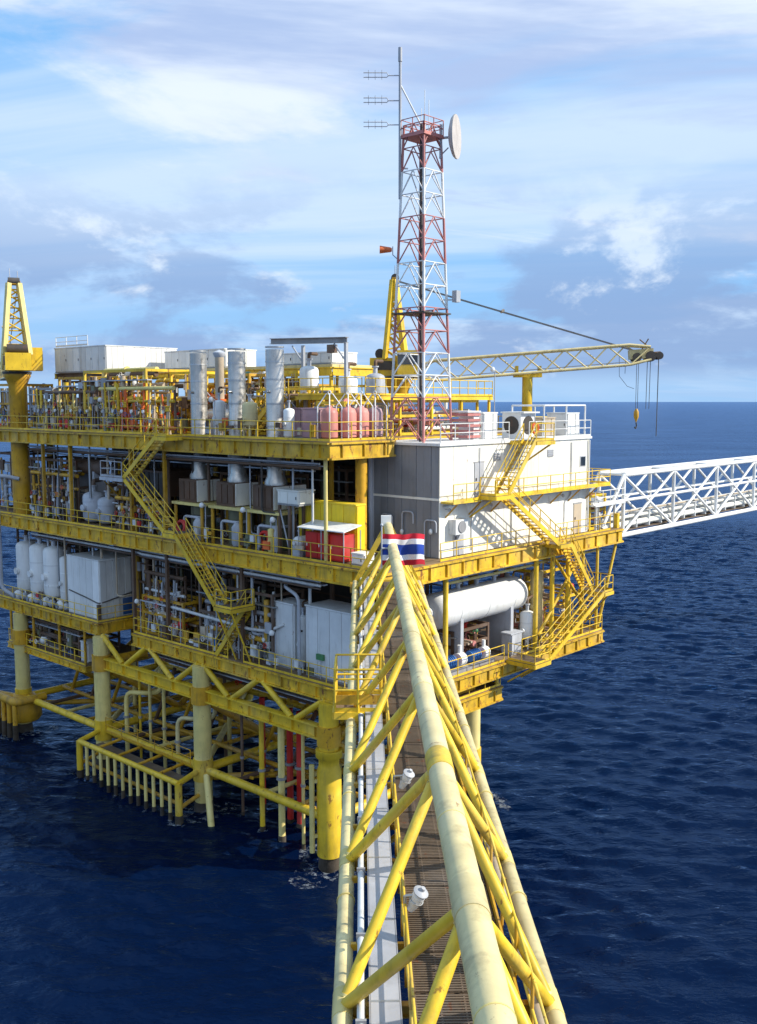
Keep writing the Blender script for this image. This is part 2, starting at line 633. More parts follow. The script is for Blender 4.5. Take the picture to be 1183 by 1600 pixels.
def deck(name, poly, z, h, m='beam', joist=3.0, w=0.35, bx=None):
    mb = MB()
    plate(mb, poly, z)
    d = plat.part(name, mb, 'deck')
    n = len(poly)
    for i in range(n):
        a, b = poly[i], poly[(i + 1) % n]
        plat.part('edge_beam', MB().ibeam((a[0], a[1], z - h / 2 - 0.063), (b[0], b[1], z - h / 2 - 0.063), w, h, stiff=1.5), m, d)
    xs = [p[0] for p in poly]
    ys = [p[1] for p in poly]
    y = min(ys) + joist
    while y < max(ys) - 0.8:
        plat.part('joist', MB().ibeam((min(xs) + 3.4, y, z - 0.36), (max(xs) - 0.3, y, z - 0.36), 0.2, 0.55), 'yellow2', d)
        y += joist
    return d


deck('upper_deck', [(0, 4.2), (5.55, 4.2), (5.55, 6.5), (26.5, 6.5), (26.5, 47.0), (0, 47.0)], ZU, 1.0)
deck('main_deck', [(0, 0), (26.5, 0), (26.5, 47.5), (0, 47.5)], ZM, 1.0)
deck('cellar_deck', [(0, 0), (24, 0), (24, 47.5), (0, 47.5), (0, 29.3), (3.1, 29.3), (3.1, 24.6), (0, 24.6)], ZC, 0.85)
deck('sub_cellar_deck', [(0, 31.2), (6, 31.2), (6, 43.5), (0, 43.5)], ZS, 0.45, w=0.25)
deck('lower_access_deck', [(1.5, 0.2), (11.6, 0.2), (11.6, 3.6), (1.5, 3.6)], 9.7, 0.9, w=0.3)

# jacket legs with a dark splash zone, and deck columns above them
for i, (x, y) in enumerate(LEGS):
    lg = plat.part('leg', MB().tube((x, y, -6), (x, y, ZC - 0.95), 0.60, 20), 'cream2' if i else 'yellow')
    plat.part('splash_zone', MB().lathe((x, y, 0), [(0.62, -5.5), (0.66, -0.6), (0.69, 0.1), (0.66, 0.55), (0.615, 0.9)], 20), 'growth', lg)
    plat.part('collar', MB().tube((x, y, 7.75), (x, y, 8.95), 0.72, 20), 'yellow2', lg)
    plat.part('node_sleeve', MB().tube((x, y, 2.4), (x, y, 3.9), 0.68, 20), 'yellow', lg)
    if x or y > 5:
        plat.part('column', MB().tube((x + (3.3 if x == 0 else 0), y, ZC), (x + (3.3 if x == 0 else 0), y, ZM - 1.08), 0.36, 14), 'yellow2')
        if y > 5:
            plat.part('column', MB().tube((x + (3.3 if x == 0 else 0), y, ZM), (x + (3.3 if x == 0 else 0), y, ZU - 1.08), 0.33, 14), 'yellow2')
fm = bpy.data.materials.new('broken_foam')
fm.use_nodes = True
FN, FL = fm.node_tree.nodes, fm.node_tree.links
fb_ = FN['Principled BSDF']
fb_.inputs['Base Color'].default_value = (0.62, 0.68, 0.72, 1)
fb_.inputs['Roughness'].default_value = 0.9
fg = FN.new('ShaderNodeNewGeometry')
ft = FN.new('ShaderNodeTexNoise')
ft.inputs['Scale'].default_value = 2.1
ft.inputs['Detail'].default_value = 8
ft.inputs['Roughness'].default_value = 0.7
FL.new(fg.outputs['Position'], ft.inputs['Vector'])
fr_ = FN.new('ShaderNodeMapRange')
for q, v in enumerate((0.52, 0.68, 0.0, 0.4)):
    fr_.inputs[q + 1].default_value = v
FL.new(ft.outputs[0], fr_.inputs[0])
FL.new(fr_.outputs[0], fb_.inputs['Alpha'])
mb = MB()
for (x, y), rad in [(p, 2.3) for p in LEGS] + [((-2.5, 16.0), 0.9), ((-2.5, 19.5), 0.7), ((-2.5, 23.5), 0.7), ((-2.5, 27.0), 0.7), ((0.5, 9.2), 0.6), ((0.6, 11.2), 0.6)]:
    vs, fs = [], []
    nr, na = 5, 28
    for i in range(nr):
        for k in range(na):
            A = 2 * math.pi * k / na
            q = (0.12 if rad < 1 else 0.66) + (rad * (1 + 0.3 * math.sin(3 * A + x + y)) - 0.5) * i / (nr - 1)
            lx, ly = x + q * math.cos(A), y + q * math.sin(A)
            wp = PF.m @ Vector((lx, ly, 0))
            vs.append((lx, ly, sea_z(wp.x, wp.y) + 0.05))
    for i in range(nr - 1):
        for k in range(na):
            fs.append((i * na + k, i * na + (k + 1) % na, (i + 1) * na + (k + 1) % na, (i + 1) * na + k))
    mb.add(vs, fs)
me = mb.mesh('foam')
me.materials.append(fm)
fo = bpy.data.objects.new('foam', me)
COL.objects.link(fo)
fo.matrix_world = PF.m
fo['kind'] = 'stuff'
fo['label'] = 'broken white foam washing round the legs and fenders'
fo['category'] = 'foam'
# the corner leg is a thicker pile sleeve with a grouted cone on top
x, y = LEGS[0]
sl = plat.part('pile_sleeve', MB().lathe((x, y, 0), [(0.74, 0.95), (0.74, 6.2), (0.62, 6.5), (0.62, 6.9), (0.80, 7.05), (0.80, 7.5)], 22), 'yellow')
plat.part('riser_clamp', MB().tube((x - 0.9, y + 0.55, 1.2), (x - 0.9, y + 0.55, 6.6), 0.16, 10).beam((x - 0.9, y + 0.55, 5.6), (x, y, 5.6), 0.15, 0.2).beam((x - 0.9, y + 0.55, 2.2), (x, y, 2.2), 0.15, 0.2), 'cream2', sl)
for (xx, yy, z0, z1, r, m) in ((3.2, 4.75, ZM, ZU - 1.08, 0.36, 'yellow2'), (0.35, 4.9, ZM, ZU - 1.08, 0.12, 'cream2')):
    plat.tube('column', (xx, yy, z0), (xx, yy, z1), r, m, n=14)

# deck truss under the cellar deck (shaded face), chord and diagonals
ch = plat.part('truss_chord', MB().ibeam((0, 4.4, 8.35), (0, 28.9, 8.35), 0.5, 0.85, stiff=2.0), 'yellow')
plat.part('truss_chord', MB().ibeam((14, 4.4, 8.35), (14, 41.2, 8.35), 0.5, 0.85), 'yellow')
for x in (0, 14):
    for i in range(3 if x else 2):
        a, b = YL[i], YL[i + 1]
        n = 4
        for k in range(n):
            y0_, y1_ = a + (b - a) * k / n, a + (b - a) * (k + 1) / n
            za, zb = (10.45, 8.75) if k % 2 == 0 else (8.75, 10.45)
            plat.tube('truss_diagonal', (x, y0_ + 0.25, za), (x, y1_ - 0.25, zb), 0.20, 'yellow' if x == 0 else 'yellow2', n=12)
for y in YL:
    plat.tube('cross_girder', (0.7, y, 8.3), (13.3, y, 8.3), 0.38, 'yellow2', n=12)
    plat.tube('brace', (0.6, y, 3.1), (13.4, y, 3.1), 0.30, 'yellow', n=12)
    plat.tube('brace', (0.5, y, 7.7), (7, y, 3.3), 0.26, 'yellow2', n=12)
    plat.tube('brace', (13.5, y, 7.7), (7, y, 3.3), 0.26, 'yellow2', n=12)
for x in (0, 14):
    for a, b in zip(YL[:-1], YL[1:]):
        plat.tube('brace', (x, a + 0.65, 3.15), (x, b - 0.65, 3.15), 0.27, 'yellow', n=12)
        if x:
            plat.tube('brace', (x, a + 0.5, 7.6), (x, (a + b) / 2, 3.3), 0.25, 'yellow2', n=12)
            plat.tube('brace', (x, b - 0.5, 7.6), (x, (a + b) / 2, 3.3), 0.25, 'yellow2', n=12)
for a, b in zip(YL[:-1], YL[1:]):
    plat.tube('brace', (0.5, a + 0.5, 3.05), (13.5, b - 0.5, 3.05), 0.22, 'cream2', n=10)
    plat.tube('brace', (13.5, a + 0.5, 2.55), (0.5, b - 0.5, 2.55), 0.22, 'yellow2', n=10)
    plat.tube('strut', (0, a + 0.5, 1.2), (2.2, a + 3.4, -1.2), 0.24, 'cream2', n=10)
for k, y in enumerate((7.4, 10.4, 13.4, 19.6, 22.6, 25.8, 31.9, 35.0, 38.1)):
    plat.tube('guide_frame', (0.2, y, 3.05), (13.8, y, 3.05), 0.15, ('yellow2', 'cream2', 'brown')[k % 3], n=10)
    plat.tube('brace', (3.6, y - 1.2, 7.9), (3.6, y + 1.6, 3.1), 0.15, ('yellow2', 'brown')[k % 2], n=10)
    plat.tube('caisson', (5.2 + (k % 3) * 2.1, y + 0.6, -4), (5.2 + (k % 3) * 2.1, y + 0.6, 8.0), (0.16, 0.22, 0.3)[k % 3], ('cream2', 'brown', 'yellow2')[k % 3], n=12)
for x in (3.6, 7.2, 10.6):
    plat.tube('guide_frame', (x, 4.6, 3.25), (x, 41.0, 3.25), 0.17, 'yellow2', n=10)
# hangers of the sub-cellar deck and its frames
for (x, y) in ((0.2, 31.5), (0.2, 35.3), (0.2, 39.4), (0.2, 43.2), (5.8, 31.5), (5.8, 43.2)):
    plat.tube('hanger', (x, y, ZS), (x, y, ZC - 0.9), 0.11, 'yellow2')
for (x, y) in ((1.8, 0.4), (6.4, 0.4), (11.3, 0.4), (11.3, 3.4), (6.4, 3.4)):
    plat.tube('hanger', (x, y, 9.7), (x, y, ZC - 0.9), 0.15, 'yellow')
# posts and knee braces of the sunlit face, between cellar and main deck
for x in (0.4, 5.9, 15.6, 17.6, 19.6, 21.6, 23.6):
    plat.tube('column', (x, 0.35, ZC), (x, 0.35, ZM - 1.08), 0.16 if x < 20 else 0.11, 'yellow', n=10)
for a, b in (((17.6, 0.35, ZM - 1.1), (22.8, 0.35, 12.4)), ((16.0, 0.35, 12.2), (21.4, 0.35, ZM - 1.2)), ((23.8, 0.3, ZC + 0.2), (26.2, 0.3, ZM - 1.1))):
    plat.tube('knee_brace', a, b, 0.11, 'yellow')
for y in (8.5, 12.6, 20.7, 24.8, 33.0, 37.1):
    xm = 0.35 if y > 20 else 4.4
    plat.beam('column', (xm, y, ZM), (xm, y, ZU - 1.08), 0.22, 0.22, 'yellow2')
    xx = 0.35 if 10 < y < 30 else 4.4
    plat.beam('column', (xx, y, ZC), (xx, y, ZM - 1.08), 0.22, 0.22, 'brown')
for x in (26.2,):
    for y in (0.3, 14, 28, 42):
        plat.beam('column', (x, y, ZM), (x, y, ZU - 1.08) if y > 7 else (x, y, ZM + 1.1), 0.3, 0.3, 'yellow')
# railings
plat.railing([(0.05, 0.1, ZM), (0.05, 2.6, ZM)])
plat.railing([(0.05, 2.6, ZM), (0.05, 17.4, ZM)])
plat.railing([(0.05, 19.2, ZM), (0.05, 47.4, ZM)])
plat.railing([(5.0, 0.05, ZM), (15.8, 0.05, ZM)])
plat.railing([(17.4, 0.05, ZM), (24.8, 0.05, ZM)])
plat.railing([(26.45, 4.0, ZM), (26.45, 47.4, ZM)])
plat.railing([(0.05, 4.25, ZU), (0.05, 18.4, ZU)])
plat.railing([(0.05, 19.8, ZU), (0.05, 46.9, ZU)])
plat.railing([(0.05, 4.25, ZU), (5.5, 4.25, ZU)])
plat.railing([(23.2, 6.55, ZU), (26.45, 6.55, ZU), (26.45, 46.9, ZU)])
plat.railing([(0.05, 0.1, ZC), (0.05, 12.2, ZC)])
plat.railing([(0.05, 13.8, ZC), (0.05, 24.5, ZC), (3.1, 24.55, ZC), (3.1, 29.25, ZC), (0.05, 29.35, ZC), (0.05, 47.4, ZC)])
plat.railing([(0.3, 0.05, ZC), (11.6, 0.05, ZC)])
plat.railing([(13.6, 0.05, ZC), (23.95, 0.05, ZC), (23.95, 12, ZC)])
plat.railing([(0.05, 31.3, ZS), (0.05, 43.4, ZS)])
plat.railing([(1.6, 0.25, 9.7), (11.5, 0.25, 9.7), (11.5, 3.5, 9.7)])
# conduit and pipe runs strapped along the deck edges
for z, m, r in ((24.35, 'lgrey', 0.07), (24.1, 'brown', 0.10), (17.35, 'lgrey', 0.07), (17.1, 'offwhite', 0.09), (16.9, 'brown', 0.06)):
    plat.part('edge_pipe', MB().path([(0.45, 5.5, z), (0.45, 24, z), (0.7, 24.6, z), (0.7, 40, z)], r, 8, 0.3), m)
for z, m, r in ((17.3, 'lgrey', 0.07), (17.05, 'cream2', 0.09)):
    plat.part('edge_pipe', MB().path([(6.2, 0.6, z), (16, 0.6, z), (16.5, 0.9, z), (25, 0.9, z)], r, 8, 0.3), m)


rr_ = random.Random(5)
for i in range(74):
    lev = (ZU, ZM, ZC)[i % 3]
    y = rr_.uniform(5.0, 40.0)
    if (lev == ZC and (23.5 < y < 36)) or (lev == ZU and 17.5 < y < 20):
        continue
    w, hh = rr_.uniform(0.18, 0.6), rr_.uniform(0.2, 0.75)
    plat.box('rail_box', (0.16, y, lev + rr_.uniform(0.45, 0.95)), (0.14, round(w, 1) + 0.02, round(hh, 1) + 0.02), rr_.choice(('lgrey', 'offwhite', 'white', 'tan', 'brown', 'yellow2', 'mgrey', 'red', 'orange', 'blue', 'olive')))
for i in range(3):
    lev = (ZU, ZM, ZC)[i]
    for k in range(3):
        plat.part('cable_tray', MB().span((0.7 + 0.5 * k, 5.5 + k, lev - 1.55 - 0.22 * k), (1.05 + 0.5 * k, 23.8 if i == 2 else 39.5, lev - 1.47 - 0.22 * k)), ('lgrey', 'brown', 'steel')[k])
for i in range(34):
    y = 6.5 + i * 1.03 + rr_.uniform(-0.4, 0.4)
    lo_, hi_ = ((ZM, ZU - 1.1), (ZC, ZM - 1.1))[i % 2]
    x = rr_.uniform(0.5, 1.6)
    pts = [(x, y, hi_ + 0.2), (x, y, lo_ + rr_.uniform(0.1, 3.0))]
    if rr_.random() < 0.6:
        pts += [(x, y + rr_.choice((-1, 1)) * rr_.uniform(0.5, 1.8), pts[-1][2])]
        pts += [(x + rr_.uniform(0.3, 1.5), pts[-1][1], pts[-1][2])]
    plat.part('drop_pipe', MB().path(pts, rr_.choice((0.05, 0.07, 0.1)), 8, 0.25), rr_.choice(('lgrey', 'offwhite', 'brown', 'tan', 'steel', 'dark')))


# ------------------------------------------------------------------ stairways
def flight(t, p0, p1, w, along, m='yellow'):
    """A flight from the high point p0 to the low point p1; along is 'x' or 'y'; width runs on the other axis."""
    p0, p1 = Vector(p0), Vector(p1)
    s = Vector((0, w, 0)) if along == 'x' else Vector((w, 0, 0))
    for k in (0, 1):
        st = t.part('stringer', MB().beam(p0 + s * k, p1 + s * k, 0.06, 0.30), m)
        mb = MB()
        for h in (0.55, 1.05):
            mb.tube(p0 + s * k + Vector((0, 0, h)), p1 + s * k + Vector((0, 0, h)), 0.032, 8)
        n = max(2, int((p1 - p0).length / 1.3))
        for i in range(n + 1):
            c = p0.lerp(p1, i / n) + s * k
            mb.tube(c, c + Vector((0, 0, 1.05)), 0.03, 8)
        t.part('handrail', mb, m)
    n = int(abs(p0.z - p1.z) / 0.24)
    d = (abs(w) - 0.08, 0.26, 0.04) if along == 'y' else (0.26, abs(w) - 0.08, 0.04)
    for i in range(1, n):
        t.box('tread', p0.lerp(p1, i / n) + s * 0.5, d, 'yellow2')


def landing(t, a, b, z, rails, m='yellow', h=1.1):
    ld = t.part('landing', MB().span((a[0], a[1], z - 0.05), (b[0], b[1], z)), 'grating')
    fr = MB()
    for p, q in (((a[0], a[1]), (b[0], a[1])), ((b[0], a[1]), (b[0], b[1])), ((b[0], b[1]), (a[0], b[1])), ((a[0], b[1]), (a[0], a[1]))):
        fr.beam((p[0], p[1], z - 0.14), (q[0], q[1], z - 0.14), 0.08, 0.24)
    t.part('landing_frame', fr, m, ld)
    for r in rails:
        t.railing([(x, y, z) for x, y in r], m, h, 1.2, parent=ld)
    return ld


st = Thing('stairway', 'yellow zigzag outside stair crossing the shaded face of the platform', 'stairs', (-0.8, 18, ZC))
flight(st, (-1.35, 19.2, ZU), (-1.35, 23.2, 22.7), 0.95, 'y')
landing(st, (-1.45, 23.2), (-0.2, 26.0), 22.7, [[(-1.4, 23.3), (-1.4, 25.95), (-0.25, 25.95)]], 'lgrey')
landing(st, (-1.4, 18.0), (0.0, 19.2), ZU - 0.02, [[(-1.35, 19.1), (-1.35, 18.05), (-0.1, 18.05)]])
flight(st, (-1.35, 23.2, 22.68), (-1.35, 18.6, ZM + 0.75), 0.95, 'y')
landing(st, (-1.4, 17.4), (0.0, 18.6), ZM + 0.7, [[(-1.35, 17.45), (-1.35, 18.5)]])
flight(st, (-1.35, 17.4, ZM + 0.65), (-1.35, 13.3, 15.1), 0.95, 'y')
landing(st, (-1.4, 11.6), (0.5, 13.3), 15.05, [[(-1.35, 13.2), (-1.35, 11.65), (0.4, 11.65)]])
flight(st, (-0.05, 11.8, 15.03), (-0.05, 14.9, ZC + 0.05), 0.0 + 0.7, 'y')
for p in ((-1.3, 23.3, 22.5), (-1.3, 25.9, 22.5)):
    st.tube('bracket', p, (0, p[1], 21.2), 0.05, 'yellow2')
for p in ((-1.3, 11.7, 14.85), (-1.3, 13.2, 14.85)):
    st.tube('bracket', p, (0.25, p[1], ZC), 0.06, 'yellow')

st = Thing('stairway', 'yellow zigzag outside stair in front of the white sunlit block', 'stairs', (15, -0.9, ZC))
flight(st, (12.9, -1.25, 25.55), (10.0, -1.25, 22.35), 0.95, 'x')
landing(st, (12.9, -1.3), (15.0, 0.78), 25.5, [[(12.95, -1.25), (14.95, -1.25), (14.95, 0.5)]])
landing(st, (8.6, -1.3), (10.0, 0.0), 22.3, [[(9.95, -1.25), (8.65, -1.25), (8.65, -0.1)]])
flight(st, (10.0, -1.25, 22.28), (15.9, -1.25, ZM), 0.85, 'x')
landing(st, (15.9, -1.3), (17.3, 0.0), ZM - 0.03, [[(15.95, -1.25), (16.7, -1.25)]])
flight(st, (17.3, -1.25, ZM - 0.08), (20.3, -1.25, 14.9), 0.85, 'x')
landing(st, (20.3, -2.2), (21.5, -0.1), 14.85, [[(21.45, -0.2), (21.45, -2.15), (20.35, -2.15)]])
flight(st, (20.3, -2.15, 14.83), (13.6, -2.15, ZC + 0.15), 0.85, 'x')
landing(st, (11.8, -2.2), (13.6, 0.0), ZC + 0.1, [[(13.5, -2.15), (11.85, -2.15), (11.85, -0.1)]])
for p, q in (((21.4, -2.0, 14.7), (21.6, 0.1, 12.2)), ((20.4, -2.0, 14.7), (19.6, 0.1, 12.2)), ((12.0, -2.0, ZC - 0.1), (12.0, 0, 9.9)), ((13.5, -2.0, ZC - 0.1), (13.5, 0, 9.9)), ((8.7, -1.2, 22.2), (8.7, 0.7, 20.9)), ((14.8, -1.2, 25.3), (14.8, 0.7, 24.1))):
    st.tube('bracket', p, q, 0.06, 'yellow')

# ------------------------------------------------------------------ the two-storey living quarters
lq = Thing('living_quarters', 'two storey white block with a grey shaded end wall at the deck corner', 'building', (14, 3.5, ZM))
X0, X1, Y0, Y1, Z0, Z1, Z2 = 5.8, 22.9, 0.8, 6.2, ZM, 22.15, 25.45
lq.part('core', MB().span((X0 + 0.08, Y0 + 0.08, Z0 + 0.02), (X1 - 0.08, Y1 - 0.08, Z2 - 0.12)), 'lgrey')
lq.part('roof', MB().span((X0 - 0.12, Y0 - 0.12, Z2 - 0.10), (X1 + 0.12, Y1 + 0.12, Z2 + 0.06)), 'offwhite')
n = 13
for s_, (za, zb) in enumerate(((Z0 + 0.03, Z1 - 0.08), (Z1 + 0.08, Z2 - 0.11))):
    for i in range(n):
        a = X0 + (X1 - X0) * i / n + 0.012
        b = X0 + (X1 - X0) * (i + 1) / n - 0.012
        lq.span('wall_panel', (a, Y0, za), (b, Y0 + 0.06, zb), 'ivory')
        lq.span('wall_panel', (a, Y1 - 0.06, za), (b, Y1, zb), 'offwhite')
    for i in range(9):
        a = Y0 + 0.07 + (Y1 - Y0 - 0.14) * i / 9 + 0.012
        b = Y0 + 0.07 + (Y1 - Y0 - 0.14) * (i + 1) / 9 - 0.012
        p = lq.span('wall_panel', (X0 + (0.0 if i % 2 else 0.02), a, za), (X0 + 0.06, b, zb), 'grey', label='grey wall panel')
        lq.span('wall_panel', (X1 - 0.06, a, za), (X1, b, zb), 'offwhite')
lq.part('floor_band', MB().span((X0 - 0.03, Y0 - 0.03, Z1 - 0.07), (X1 + 0.03, Y1 + 0.03, Z1 + 0.07)), 'ivory')
lq.part('corner_post', MB().tube((X0 - 0.1, Y1 + 0.1, Z0), (X0 - 0.1, Y1 + 0.1, Z2), 0.17, 12), 'lgrey')
# yellow gallery round the upper storey
gl = lq.part('gallery', MB().span((X0 + 0.1, -0.2, Z1 - 0.22), (8.6, Y0 - 0.04, Z1 - 0.10)).span((10.0, -0.2, Z1 - 0.22), (X1 + 1.4, Y0 - 0.04, Z1 - 0.10)), 'yellow')
lq.railing([(X0 + 0.15, -0.15, Z1 - 0.1), (8.5, -0.15, Z1 - 0.1)], 'yellow', 1.05, 1.5, parent=gl)
lq.railing([(10.1, -0.15, Z1 - 0.1), (X1 + 1.35, -0.15, Z1 - 0.1), (X1 + 1.35, Y0 + 2, Z1 - 0.1)], 'yellow', 1.05, 1.5, parent=gl)
for i in range(8):
    x = X0 + 0.6 + i * 2.3
    lq.tube('gallery_bracket', (x, -0.1, Z1 - 0.25), (x, Y0, Z1 - 1.1), 0.05, 'yellow2', gl)
for x, z, w in ((9.2, Z1 - 0.06, 0.95), (20.9, Z0 + 0.04, 1.0), (7.2, Z0 + 0.04, 0.95)):
    dr = lq.span('door', (x, Y0 - 0.05, z), (x + w, Y0 - 0.003, z + 2.1), 'tan' if x > 15 else 'lgrey')
    lq.span('door_frame', (x - 0.08, Y0 - 0.03, z + 2.1), (x + w + 0.08, Y0 - 0.002, z + 2.2), 'mgrey', dr)
    lq.span('handle', (x + 0.1, Y0 - 0.10, z + 1.0), (x + 0.16, Y0 - 0.05, z + 1.18), 'dark', dr)
for x, z in ((21.6, Z1 + 1.2),):
    w_ = lq.span('window', (x, Y0 - 0.02, z), (x + 0.8, Y0 - 0.002, z + 0.8), 'lgrey')
    lq.span('pane', (x + 0.08, Y0 - 0.03, z + 0.08), (x + 0.72, Y0 - 0.021, z + 0.72), 'glass', w_)
for x in (8.9, 13.2, 19.6):
    lq.part('conduit', MB().path([(x, Y0 - 0.06, Z0 + 0.2), (x, Y0 - 0.06, Z0 + 2.4), (x + 0.8, Y0 - 0.06, Z0 + 2.9), (x + 0.8, Y0 - 0.06, Z2 - 0.3)], 0.035, 8, 0.15), 'lgrey')
for x in (11.2, 17.4):
    v_ = lq.span('vent', (x, Y0 - 0.05, Z1 + 2.1), (x + 0.7, Y0 - 0.003, Z1 + 2.6), 'lgrey')
    for k in range(4):
        lq.span('slat', (x + 0.05, Y0 - 0.08, Z1 + 2.15 + 0.11 * k), (x + 0.65, Y0 - 0.051, Z1 + 2.20 + 0.11 * k), 'mgrey', v_)
lq.part('cable_tray', MB().span((X0 + 0.3, Y0 - 0.16, Z1 - 0.42), (X1 - 0.3, Y0 - 0.01, Z1 - 0.36)), 'steel')
for x in (6.4, 10.6, 15.0, 19.0):
    lq.part('wall_lamp', MB().tube((x, Y0, Z1 - 0.6), (x, Y0 - 0.3, Z1 - 0.6), 0.03, 8).lathe((x, Y0 - 0.3, Z1 - 0.62), [(0.03, 0.1), (0.1, 0.06), (0.12, -0.05), (0.05, -0.14)], 10), 'lgrey')
lq.part('downpipe', MB().path([(X1 - 0.2, Y0 - 0.1, Z2 - 0.2), (X1 - 0.2, Y0 - 0.1, Z0 + 0.2)], 0.06, 8), 'white')
for y, z in ((1.8, 20.9), (3.6, 21.3), (5.3, 21.0)):
    lq.part('vent_pipe', MB().path([(X0 - 0.18, y, Z0 + 0.1), (X0 - 0.18, y, z), (X0 - 0.18, y - 0.9, z), (X0 - 0.18, y - 0.9, z - 0.7)], 0.05, 8, 0.25), 'lgrey')
for y, z in ((1.3, 20.2), (3.6, 20.0)):
    l_ = lq.part('wall_lamp', MB().lathe((X0 - 0.2, y, z), [(0.02, 0.2), (0.10, 0.14), (0.13, 0.0), (0.09, -0.12), (0.02, -0.15)], 10), 'white')
lq.part('air_unit', MB().span((6.7, Y0 - 0.55, 20.0), (7.9, Y0 - 0.01, 20.9)), 'offwhite')
lq.part('fan', MB().lathe((7.3, Y0 - 0.56, 20.45), [(0.36, 0), (0.36, 0.05), (0.02, 0.05)], 18, (0, -1, 0)), 'mgrey')
lq.railing([(X0, Y0 - 0.05, Z2 + 0.06), (12.8, Y0 - 0.05, Z2 + 0.06)], 'white', 1.15, 1.5)
lq.railing([(15.1, Y0 - 0.05, Z2 + 0.06), (X1, Y0 - 0.05, Z2 + 0.06), (X1, Y1, Z2 + 0.06)], 'white', 1.15, 1.5)
ZR = Z2 + 0.06


# ------------------------------------------------------------------ lattice radio tower on the roof
tw = Thing('radio_tower', 'red and white lattice radio tower rising from the roof of the white block', 'radio tower', (7.5, 3.7, ZR))
TZ0, TZ1, TS0, TS1 = ZR, 44.5, 1.36, 0.78
NS = 7


def tpos(k, z):
    q = (z - TZ0) / (TZ1 - TZ0)
    s = TS0 + (TS1 - TS0) * q
    sx, sy = ((-1, -1), (1, -1), (1, 1), (-1, 1))[k]
    return Vector((7.5 + sx * s, 3.7 + sy * s, z))


for j in range(NS):
    za = TZ0 + (TZ1 - TZ0) * j / NS
    zb = TZ0 + (TZ1 - TZ0) * (j + 1) / NS
    m = 'towerred' if j % 2 == 0 else 'white'
    zm = (za + zb) / 2
    for k in range(4):
        lg = tw.part('leg', MB().tube(tpos(k, za), tpos(k, zb), 0.078, 8), m)
        k2 = (k + 1) % 4
        for (a, b) in ((za, zm), (zm, zb)):
            mid = (tpos(k, b) + tpos(k2, b)) / 2
            tw.part('brace', MB().tube(tpos(k, a), mid, 0.038, 8), m)
            tw.part('brace', MB().tube(tpos(k2, a), mid, 0.038, 8), m)
            tw.part('strut', MB().tube(tpos(k, b), tpos(k2, b), 0.036, 8), m)
tw.part('cable_ladder', MB().beam((7.15, 3.35, TZ0), (7.3, 3.5, TZ1), 0.16, 0.30), 'dark')
lad = MB()
for s_ in (-0.2, 0.2):
    lad.tube((7.9 + s_, 3.9, TZ0), (7.7 + s_, 3.8, TZ1 + 0.4), 0.03, 8)
for i in range(48):
    z = TZ0 + 0.4 * i
    q = (z - TZ0) / (TZ1 - TZ0)
    lad.tube((7.7 - 0.2 * q, 3.9 - 0.1 * q, z), (8.1 - 0.2 * q, 3.9 - 0.1 * q, z), 0.018, 6)
tw.part('ladder', lad, 'white')
tp = tw.part('top_platform', MB().span((6.55, 2.75, TZ1 - 0.75), (8.45, 4.65, TZ1 - 0.68)), 'towerred')
tw.railing([(6.6, 2.8, TZ1 - 0.68), (8.4, 2.8, TZ1 - 0.68), (8.4, 4.6, TZ1 - 0.68), (6.6, 4.6, TZ1 - 0.68), (6.6, 2.8, TZ1 - 0.68)], 'towerred', 1.0, 0.9, parent=tp)
rp = tw.part('rest_platform', MB().span((6.2, 2.4, 33.3), (8.8, 5.0, 33.38)), 'dark')
ms = tw.part('mast', MB().tube((6.55, 4.65, 40.2), (6.55, 4.65, 48.2), 0.085, 10).tube((6.55, 4.65, 48.2), (6.55, 4.65, 49.0), 0.12, 10), 'lgrey')
tw.part('mast_stay', MB().tube((6.55, 4.65, 46.9), (7.4, 3.75, TZ1 + 0.1), 0.05, 8), 'white', ms)
tw.part('mast_stay', MB().tube((6.55, 4.65, 42.0), (6.9, 4.3, 42.0), 0.05, 8), 'white', ms)
for (x, y, h) in ((7.6, 3.6, 46.6), (7.75, 3.4, 46.0), (8.25, 4.4, 45.8)):
    tw.tube('whip_antenna', (x, y, TZ1 - 0.68), (x, y, h), 0.022, 'white')
for i, z in enumerate((47.4, 45.95, 44.55)):
    d = Vector((-0.675, 0.737, 0))
    o_ = Vector((6.55, 4.65, z))
    mb = MB().tube(o_, o_ + d * 0.7, 0.035, 8)
    mb.path([o_ + d * 0.7, o_ + d * 0.8 + Vector((0, 0, 0.16)), o_ + d * 2.2 + Vector((0, 0, 0.16))], 0.03, 8)
    mb.path([o_ + d * 0.7, o_ + d * 0.8 - Vector((0, 0, 0.10)), o_ + d * 2.2 - Vector((0, 0, 0.10))], 0.03, 8)
    for q in (1.1, 1.5, 1.9):
        for zz in (0.16, -0.10):
            mb.tube(o_ + d * q + Vector((0.35, 0.32, zz)), o_ + d * q + Vector((-0.35, -0.32, zz)), 0.012, 6)
    tw.part('array_antenna', mb, 'lgrey', ms)
